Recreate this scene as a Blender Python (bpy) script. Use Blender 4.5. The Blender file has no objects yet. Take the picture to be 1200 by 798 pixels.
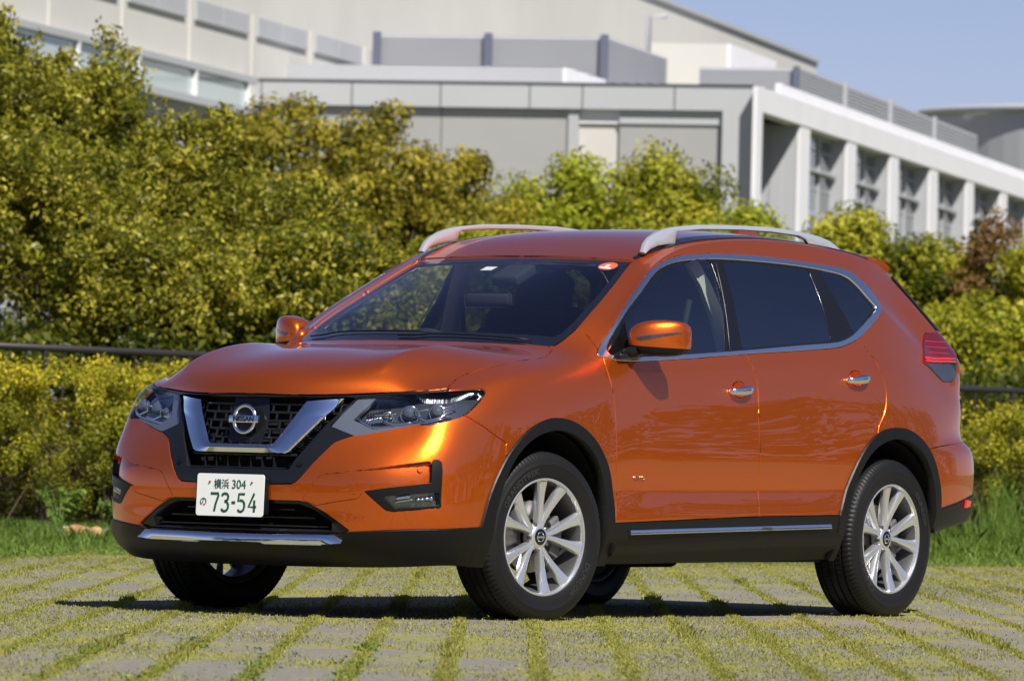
import bpy, bmesh, math, random
import numpy as np
from mathutils import Vector, Matrix, Quaternion
from mathutils.bvhtree import BVHTree
from math import radians as RAD, sin, cos, pi, sqrt, atan2

scene = bpy.context.scene
COL = scene.collection

# ------------------------------------------------------------------ camera
# metres; the car's front axle is at x=0, forward is +x, its left side is +y, ground is z=0
cam_d = bpy.data.cameras.new('camera')
cam = bpy.data.objects.new('camera', cam_d); COL.objects.link(cam)
scene.camera = cam
CAM_P = Vector((24.006113, 17.152267, 0.704705))
YAW, PITCH, ROLL = 3.743027919695803, 0.015192888743946503, 0.023750627960082996
def cam_axes():
    f = Vector((cos(YAW)*cos(PITCH), sin(YAW)*cos(PITCH), sin(PITCH)))
    r = f.cross(Vector((0, 0, 1))).normalized(); u = r.cross(f)
    return f, r*cos(ROLL)+u*sin(ROLL), -r*sin(ROLL)+u*cos(ROLL)
_f, _r, _u = cam_axes()
cam.matrix_world = Matrix(((_r.x, _u.x, -_f.x, CAM_P.x), (_r.y, _u.y, -_f.y, CAM_P.y), (_r.z, _u.z, -_f.z, CAM_P.z), (0, 0, 0, 1)))
cam_d.sensor_width = 36.0
cam_d.lens = 8249.358/1200*36.0
cam_d.clip_start = 0.5; cam_d.clip_end = 3000
cam_d.dof.use_dof = True
cam_d.dof.focus_distance = 29.2
cam_d.dof.aperture_fstop = 10

# ------------------------------------------------------------------ light
SUN_AZ, SUN_EL = RAD(62), RAD(48)      # azimuth measured from +x towards +y
world = bpy.data.worlds.new('World'); scene.world = world; world.use_nodes = True
nt = world.node_tree; nt.nodes.clear()
sky = nt.nodes.new('ShaderNodeTexSky'); sky.sky_type = 'NISHITA'; sky.sun_disc = False
sky.sun_elevation = SUN_EL; sky.sun_rotation = pi/2-SUN_AZ
sky.air_density = .7; sky.dust_density = .25; sky.ozone_density = 7.0
bg = nt.nodes.new('ShaderNodeBackground'); bg.inputs[1].default_value = 0.070
wo = nt.nodes.new('ShaderNodeOutputWorld')
tn = nt.nodes.new('ShaderNodeMix'); tn.data_type = 'RGBA'; tn.blend_type = 'MULTIPLY'; tn.inputs[0].default_value = 1; tn.inputs[7].default_value = (1.22, .92, .93, 1)
nt.links.new(sky.outputs[0], tn.inputs[6]); nt.links.new(tn.outputs[2], bg.inputs[0]); nt.links.new(bg.outputs[0], wo.inputs[0])
sun_d = bpy.data.lights.new('sun', 'SUN'); sun_d.energy = 5.0; sun_d.angle = RAD(0.53); sun_d.color = (1, .95, .87)
sun = bpy.data.objects.new('sun', sun_d); COL.objects.link(sun)
SUN_DIR = Vector((cos(SUN_EL)*cos(SUN_AZ), cos(SUN_EL)*sin(SUN_AZ), sin(SUN_EL)))
sun.rotation_euler = SUN_DIR.to_track_quat('Z', 'Y').to_euler()
scene.view_settings.view_transform = 'Standard'; scene.view_settings.look = 'None'
scene.view_settings.exposure = 0.45; scene.view_settings.gamma = 1.0
scene.view_settings.use_curve_mapping = False
scene.cycles.max_bounces = 10; scene.cycles.transparent_max_bounces = 24
scene.cycles.sample_clamp_indirect = 8

# ------------------------------------------------------------------ helpers
def tag(o, label=None, cat=None, group=None, kind=None):
    if label: o['label'] = label
    if cat: o['category'] = cat
    if group: o['group'] = group
    if kind: o['kind'] = kind
    return o
def empty(name, loc=(0, 0, 0), rz=0):
    o = bpy.data.objects.new(name, None); o.empty_display_size = .2
    o.location = loc; o.rotation_euler = (0, 0, rz); COL.objects.link(o); return o
def link(name, me, mat=None, parent=None, smooth=True):
    o = bpy.data.objects.new(name, me); COL.objects.link(o)
    if mat is not None:
        for m in (mat if isinstance(mat, (list, tuple)) else [mat]): me.materials.append(m)
    if smooth and len(me.polygons): me.polygons.foreach_set('use_smooth', [True]*len(me.polygons))
    if parent is not None: o.parent = parent
    return o
def bm_link(name, bm, mat=None, parent=None, smooth=False, autosmooth=None):
    me = bpy.data.meshes.new(name); bm.normal_update(); bm.to_mesh(me); bm.free()
    o = link(name, me, mat, parent, smooth or autosmooth is not None)
    if autosmooth is not None: me.set_sharp_from_angle(angle=RAD(autosmooth))
    return o
def box(bm, c, s, rot=None, bevel=0, seg=2, mi=0):
    """box centre c, full size s, optional Matrix rot (3x3), bevelled"""
    b2 = bmesh.new(); bmesh.ops.create_cube(b2, size=1)
    for v in b2.verts: v.co = Vector((v.co.x*s[0], v.co.y*s[1], v.co.z*s[2]))
    if bevel: bmesh.ops.bevel(b2, geom=b2.edges[:], offset=bevel, segments=seg, profile=.5, affect='EDGES')
    for v in b2.verts:
        if rot is not None: v.co = rot @ v.co
        v.co += Vector(c)
    join(bm, b2, mi)
def join(bm, b2, mi=None):
    vm = {v: bm.verts.new(v.co) for v in b2.verts}
    for f in b2.faces:
        try:
            nf = bm.faces.new([vm[v] for v in f.verts]); nf.material_index = f.material_index if mi is None else mi
            nf.smooth = f.smooth
        except ValueError: pass
    b2.free()
def tube(bm, pts, r, n=8, cap=True, mi=0):
    """round tube along points; r may be a list"""
    pts = [Vector(p) for p in pts]; rr = r if isinstance(r, (list, tuple)) else [r]*len(pts)
    rings = []; up = None
    for i, p in enumerate(pts):
        t = (pts[min(i+1, len(pts)-1)]-pts[max(i-1, 0)]).normalized()
        if up is None:
            up = Vector((0, 0, 1)) if abs(t.z) < .9 else Vector((1, 0, 0))
        a = (up-t*up.dot(t)).normalized(); b = t.cross(a); up = a
        rings.append([bm.verts.new(p+(a*cos(2*pi*k/n)+b*sin(2*pi*k/n))*rr[i]) for k in range(n)])
    for i in range(len(rings)-1):
        for k in range(n):
            f = bm.faces.new((rings[i][k], rings[i][(k+1) % n], rings[i+1][(k+1) % n], rings[i+1][k])); f.smooth = True; f.material_index = mi
    if cap:
        for rg in (rings[0][::-1], rings[-1]):
            f = bm.faces.new(rg); f.material_index = mi
def crspline(P, n=8, closed=False):
    """Catmull-Rom resample"""
    P = [Vector(p) for p in P]; out = []; m = len(P)
    for i in range(m if closed else m-1):
        g = (lambda k: P[k % m]) if closed else (lambda k: P[min(max(k, 0), m-1)])
        a, b, c, d = g(i-1), g(i), g(i+1), g(i+2)
        for k in range(n):
            t = k/n
            out.append(.5*((2*b)+(c-a)*t+(2*a-5*b+4*c-d)*t*t+(3*b-a-3*c+d)*t**3))
    if not closed: out.append(P[-1])
    return out

# ------------------------------------------------------------------ materials
def mat(name, base=(.8, .8, .8), rough=.5, metal=0, spec=.5, coat=0, coat_rough=.03, trans=0, ior=1.45, alpha=1, emis=None, emis_s=0):
    m = bpy.data.materials.new(name); m.use_nodes = True
    b = m.node_tree.nodes['Principled BSDF']
    b.inputs['Base Color'].default_value = (*base, 1); b.inputs['Roughness'].default_value = rough
    b.inputs['Metallic'].default_value = metal; b.inputs['Specular IOR Level'].default_value = spec
    b.inputs['Coat Weight'].default_value = coat; b.inputs['Coat Roughness'].default_value = coat_rough
    b.inputs['Transmission Weight'].default_value = trans; b.inputs['IOR'].default_value = ior
    b.inputs['Alpha'].default_value = alpha
    if emis: b.inputs['Emission Color'].default_value = (*emis, 1); b.inputs['Emission Strength'].default_value = emis_s
    return m
class NT:
    """tiny node builder"""
    def __init__(s, m): s.m = m; s.t = m.node_tree; s.b = s.t.nodes.get('Principled BSDF')
    def n(s, typ, **kw):
        o = s.t.nodes.new(typ)
        for k, v in kw.items(): setattr(o, k, v)
        return o
    def l(s, a, b): s.t.links.new(a, b)
    def coords(s, scale=(1, 1, 1), kind='Object', rot=(0, 0, 0)):
        tc = s.n('ShaderNodeTexCoord'); mp = s.n('ShaderNodeMapping')
        mp.inputs['Scale'].default_value = scale; mp.inputs['Rotation'].default_value = rot
        s.l(tc.outputs[kind], mp.inputs[0]); return mp.outputs[0]
    def noise(s, vec, scale, detail=4, rough=.55):
        o = s.n('ShaderNodeTexNoise'); o.inputs['Scale'].default_value = scale
        o.inputs['Detail'].default_value = detail; o.inputs['Roughness'].default_value = rough
        if vec is not None: s.l(vec, o.inputs['Vector'])
        return o.outputs[0]
    def ramp(s, fac, stops):
        o = s.n('ShaderNodeValToRGB'); s.l(fac, o.inputs[0]); e = o.color_ramp.elements
        while len(e) < len(stops): e.new(.5)
        for k, (p, c) in enumerate(stops): e[k].position = p; e[k].color = (*c, 1) if len(c) == 3 else c
        return o.outputs[0]
    def mix(s, fac, a, b, typ='MIX'):
        o = s.n('ShaderNodeMix', data_type='RGBA', blend_type=typ)
        for i, v in ((0, fac), (6, a), (7, b)):
            if isinstance(v, bpy.types.NodeSocket): s.l(v, o.inputs[i])
            elif i == 0: o.inputs[0].default_value = v
            else: o.inputs[i].default_value = (*v, 1)
        return o.outputs[2]
    def math(s, op, a, b=0, c=0, clamp=False):
        o = s.n('ShaderNodeMath', operation=op, use_clamp=clamp)
        for i, v in enumerate((a, b, c)):
            if isinstance(v, bpy.types.NodeSocket): s.l(v, o.inputs[i])
            else: o.inputs[i].default_value = v
        return o.outputs[0]
    def bump(s, h, strength=.3, dist=.01):
        o = s.n('ShaderNodeBump'); o.inputs['Strength'].default_value = strength; o.inputs['Distance'].default_value = dist
        s.l(h, o.inputs['Height']); s.l(o.outputs[0], s.b.inputs['Normal']); return o
# ================================================================== CAR BODY SHELL
# lateral j = 0 (centre) .. 4 (outer), stations i = 0 (front) .. 15 (rear), rows r = 0 (roof edge / fender top) .. 11 (sill)
TOP = [
 [(.897,0,.900),(.858,.27,.902),(.735,.52,.915),(.650,.66,.925),(.56,.775,.93)],
 [(.840,0,.985),(.800,.27,.982),(.690,.50,.993),(.575,.635,.972),(.44,.775,.968)],
 [(.620,0,1.065),(.590,.27,1.060),(.510,.48,1.077),(.40,.625,1.045),(.25,.785,1.012)],
 [(.280,0,1.108),(.260,.27,1.104),(.200,.48,1.121),(.12,.635,1.090),(0.0,.795,1.048)],
 [(-.07,0,1.128),(-.09,.27,1.128),(-.15,.47,1.127),(-.23,.63,1.120),(-.34,.780,1.100)],
 [(-.36,0,1.262),(-.38,.27,1.260),(-.42,.46,1.252),(-.47,.625,1.235),(-.57,.745,1.228)],
 [(-.70,0,1.408),(-.71,.27,1.405),(-.74,.44,1.395),(-.77,.585,1.378),(-.83,.697,1.370)],
 [(-1.07,0,1.540),(-1.07,.26,1.538),(-1.07,.42,1.530),(-1.06,.55,1.515),(-1.09,.645,1.50)],
 [(-1.38,0,1.634),(-1.38,.26,1.630),(-1.37,.43,1.618),(-1.36,.555,1.604),(-1.35,.637,1.580)],
 [(-1.75,0,1.672),(-1.75,.26,1.668),(-1.75,.43,1.657),(-1.75,.555,1.644),(-1.75,.630,1.622)],
 [(-2.15,0,1.680),(-2.15,.26,1.676),(-2.15,.43,1.666),(-2.15,.555,1.653),(-2.15,.628,1.630)],
 [(-2.55,0,1.668),(-2.55,.26,1.664),(-2.55,.43,1.652),(-2.55,.550,1.636),(-2.55,.624,1.612)],
 [(-2.95,0,1.636),(-2.95,.26,1.631),(-2.94,.43,1.618),(-2.93,.540,1.602),(-2.90,.616,1.574)],
 [(-3.24,0,1.545),(-3.23,.26,1.543),(-3.20,.43,1.535),(-3.16,.550,1.520),(-3.09,.628,1.490)],
 [(-3.46,0,1.300),(-3.45,.26,1.300),(-3.42,.45,1.295),(-3.38,.610,1.305),(-3.30,.722,1.295)],
 [(-3.62,0,1.150),(-3.61,.27,1.150),(-3.58,.50,1.150),(-3.54,.660,1.147),(-3.475,.757,1.140)],
]
ROW = [None,
 [(0.611,0.789,0.890),(0.412,0.833,0.935),(.20,.850,.985),(-.08,.848,1.018),(-.38,.825,1.075),(-.59,.800,1.215),(-.82,.750,1.340),(-1.10,.685,1.480),(-1.35,.668,1.535),(-1.75,.662,1.562),(-2.15,.662,1.558),(-2.50,.675,1.525),(-2.73,.700,1.455),(-2.95,.722,1.355),(-3.20,.752,1.215),(-3.465,.768,1.085)],
 [(0.631,0.799,0.850),(0.432,0.857,0.895),(.20,.876,.940),(-.08,.872,.975),(-.37,.852,1.030),(-.59,.838,1.120),(-.83,.808,1.215),(-1.12,.775,1.310),(-1.42,.765,1.345),(-1.75,.762,1.360),(-2.12,.764,1.370),(-2.50,.768,1.370),(-2.78,.776,1.330),(-3.00,.780,1.240),(-3.22,.782,1.135),(-3.46,.773,1.040)],
 [(0.651,0.806,0.805),(0.452,0.873,0.855),(.21,.889,.895),(-.08,.887,.930),(-.37,.868,.985),(-.60,.854,1.070),(-.84,.849,1.088),(-1.15,.846,1.108),(-1.45,.844,1.128),(-1.75,.843,1.146),(-2.10,.841,1.168),(-2.46,.838,1.190),(-2.78,.832,1.165),(-3.02,.822,1.100),(-3.24,.805,1.035),(-3.455,.774,.985)],
 [(0.666,0.814,0.760),(0.462,0.883,0.810),(.22,.900,.845),(-.08,.901,.875),(-.37,.883,.930),(-.60,.870,1.020),(-.85,.867,1.035),(-1.15,.866,1.048),(-1.45,.866,1.060),(-1.75,.866,1.072),(-2.10,.867,1.085),(-2.45,.870,1.090),(-2.76,.873,1.060),(-3.02,.858,1.000),(-3.25,.830,.950),(-3.46,.780,.920)],
 [(0.681,0.822,0.715),(0.472,0.889,0.750),(.22,.906,.780),(-.08,.909,.805),(-.37,.891,.865),(-.60,.882,.955),(-.85,.881,.965),(-1.15,.881,.970),(-1.45,.881,.975),(-1.75,.882,.980),(-2.10,.885,.985),(-2.45,.893,.980),(-2.76,.900,.930),(-3.02,.885,.880),(-3.26,.846,.862),(-3.455,.780,.855)],
 [(0.696,0.830,0.665),(0.482,0.894,0.685),(.22,.910,.705),(-.08,.913,.725),(-.37,.900,.770),(-.60,.896,.825),(-.85,.896,.832),(-1.15,.896,.836),(-1.45,.896,.838),(-1.75,.896,.840),(-2.10,.898,.843),(-2.45,.906,.835),(-2.76,.912,.800),(-3.02,.896,.785),(-3.27,.855,.783),(-3.465,.785,.785)],
 [(0.701,0.838,0.600),(0.492,0.898,0.605),(.22,.912,.615),(-.08,.914,.625),(-.37,.907,.650),(-.60,.905,.670),(-.85,.905,.672),(-1.15,.905,.674),(-1.45,.905,.675),(-1.75,.905,.677),(-2.10,.906,.680),(-2.45,.911,.690),(-2.76,.915,.700),(-3.02,.905,.715),(-3.30,.872,.728),(-3.535,.797,.735)],
 [(0.701,0.842,0.520),(0.492,0.898,0.515),(.22,.910,.510),(-.08,.911,.510),(-.37,.902,.525),(-.60,.897,.535),(-.85,.896,.538),(-1.15,.895,.540),(-1.45,.895,.543),(-1.75,.895,.546),(-2.10,.898,.550),(-2.45,.907,.560),(-2.76,.912,.580),(-3.02,.905,.600),(-3.31,.876,.615),(-3.555,.800,.622)],
 [(0.701,0.842,0.430),(0.492,0.896,0.420),(.22,.909,.410),(-.08,.909,.410),(-.37,.905,.420),(-.60,.906,.425),(-.85,.907,.430),(-1.15,.907,.433),(-1.45,.907,.437),(-1.75,.907,.441),(-2.10,.908,.446),(-2.45,.909,.455),(-2.76,.910,.475),(-3.02,.902,.495),(-3.31,.870,.510),(-3.55,.795,.520)],
 [(0.686,0.829,0.330),(0.482,0.885,0.325),(.22,.897,.320),(-.08,.897,.320),(-.37,.893,.325),(-.60,.893,.330),(-.85,.893,.333),(-1.15,.893,.336),(-1.45,.893,.340),(-1.75,.893,.344),(-2.10,.893,.350),(-2.45,.893,.360),(-2.76,.890,.375),(-3.02,.880,.390),(-3.28,.843,.410),(-3.53,.780,.430)],
 [(.620,.795,.225),(.46,.850,.220),(.22,.860,.220),(-.08,.860,.220),(-.37,.850,.225),(-.60,.850,.225),(-.85,.850,.228),(-1.15,.850,.230),(-1.45,.850,.233),(-1.75,.850,.237),(-2.10,.850,.243),(-2.45,.850,.255),(-2.76,.850,.275),(-3.00,.830,.325),(-3.22,.790,.380),(-3.44,.740,.415)],
]
ROW[0] = [TOP[i][4] for i in range(16)]
# front face: x, y per row for j=0..3 (z from interpolation to corner)
FR = [TOP[0],
 [(.905,0,.865),(.868,.27,.868),(.742,.52,.880),(.672,.668,.888)],
 [(.914,0,.825),(.882,.27,.828),(.768,.53,.838),(.694,.682,.845)],
 [(.925,0,.780),(.896,.27,.782),(.792,.535,.792),(.716,.695,.800)],
 [(.938,0,.735),(.912,.27,.737),(.820,.54,.745),(.742,.704,.753)],
 [(.953,0,.685),(.930,.275,.687),(.850,.545,.697),(.774,.710,.706)],
 [(.972,0,.635),(.950,.28,.637),(.880,.55,.647),(.802,.714,.656)],
 [(.990,0,.570),(.970,.28,.571),(.908,.56,.580),(.825,.722,.590)],
 [(.995,0,.490),(.975,.28,.491),(.915,.56,.500),(.830,.725,.510)],
 [(.990,0,.405),(.972,.28,.407),(.912,.56,.415),(.825,.722,.423)],
 [(.970,0,.305),(.955,.28,.307),(.895,.56,.315),(.800,.715,.322)],
 [(.840,0,.200),(.825,.28,.201),(.780,.54,.207),(.710,.69,.215)],
]
RR = [(.115,.095,.065,.03)]*12
NCAGE = [0]
CREASE = {}      # edges kept crisp: bonnet ridges, shoulder line, lower door line
def build_cage():
    V = []; idx = {}
    def add(key, co):
        idx[key] = len(V); V.append(Vector(co))
    for s in (1, -1):
        for i in range(16):
            for j in range(5):
                if s < 0 and j == 0: idx[('t', i, 0, -1)] = idx[('t', i, 0, 1)]; continue
                x, y, z = TOP[i][j]; add(('t', i, j, s), (x, y*s, z))
        for r in range(1, 12):
            for i in range(16):
                x, y, z = ROW[r][i]; add(('s', i, r, s), (x, y*s, z))
            for j in range(4):
                if s < 0 and j == 0:
                    idx[('f', 0, r, -1)] = idx[('f', 0, r, 1)]; idx[('r', 0, r, -1)] = idx[('r', 0, r, 1)]; continue
                x, y, z = FR[r][j]; add(('f', j, r, s), (x, y*s, z))
                cx, cy, cz = ROW[r][15]; fy = (0, .27, .50, .65)[j]/.745*cy
                add(('r', j, r, s), (cx-RR[r][j], fy*s, cz+.006))
    def g(face, a, r, s):
        if face == 's': return idx[('t', a, 4, s)] if r == 0 else idx[('s', a, r, s)]
        if face == 'f':
            if r == 0: return idx[('t', 0, a, s)]
            return idx[('s', 0, r, s)] if a == 4 else idx[('f', a, r, s)]
        if face == 'r':
            if r == 0: return idx[('t', 15, a, s)]
            return idx[('s', 15, r, s)] if a == 4 else idx[('r', a, r, s)]
    F = []
    for s in (1, -1):
        def q(a, b, c, d):
            F.append((a, b, c, d) if s > 0 else (d, c, b, a))
        for i in range(15):
            for j in range(4):
                q(idx[('t', i, j, s)], idx[('t', i, j+1, s)], idx[('t', i+1, j+1, s)], idx[('t', i+1, j, s)])
            for r in range(11):
                q(g('s', i, r, s), g('s', i, r+1, s), g('s', i+1, r+1, s), g('s', i+1, r, s))
        for j in range(4):
            for r in range(11):
                q(g('f', j, r, s), g('f', j, r+1, s), g('f', j+1, r+1, s), g('f', j+1, r, s))
                q(g('r', j+1, r, s), g('r', j+1, r+1, s), g('r', j, r+1, s), g('r', j, r, s))
    for s in (1, -1):
        for i in (1, 2, 3): CREASE[frozenset((idx[('t', i, 2, s)], idx[('t', i+1, 2, s)]))] = .75
        for i in range(5, 12): CREASE[frozenset((idx[('s', i, 4, s)], idx[('s', i+1, 4, s)]))] = .8; CREASE[frozenset((idx[('s', i, 8, s)], idx[('s', i+1, 8, s)]))] = .6
    return V, F
def eval_subsurf(V, F, level):
    me = bpy.data.meshes.new('tmp_cage'); me.from_pydata([tuple(v) for v in V], [], F); me.update()
    if len(V) == NCAGE[0]:
        at = me.attributes.new('crease_edge', 'FLOAT', 'EDGE'); at.data.foreach_set('value', [CREASE.get(frozenset(e.vertices), 0.0) for e in me.edges])
    o = bpy.data.objects.new('tmp_cage', me); COL.objects.link(o)
    md = o.modifiers.new('s', 'SUBSURF'); md.levels = level; md.render_levels = level; md.quality = 4
    dg = bpy.context.evaluated_depsgraph_get(); dg.update()
    m2 = bpy.data.meshes.new_from_object(o.evaluated_get(dg))
    bpy.data.objects.remove(o); bpy.data.meshes.remove(me)
    return m2
def limit_fit(V, F, iters=4, level=1):
    tgt = [v.copy() for v in V]; cur = [v.copy() for v in V]
    for _ in range(iters):
        m = eval_subsurf(cur, F, level)
        for k in range(len(cur)):
            cur[k] += (tgt[k]-m.vertices[k].co)*.85
            if abs(tgt[k].y) < 1e-6: cur[k].y = 0
        bpy.data.meshes.remove(m)
    return cur
cageV, cageF = build_cage(); NCAGE[0] = len(cageV)
cageV = limit_fit(cageV, cageF)
shell_me = eval_subsurf(cageV, cageF, 4)
full_me = eval_subsurf(cageV, cageF, 3)
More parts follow.
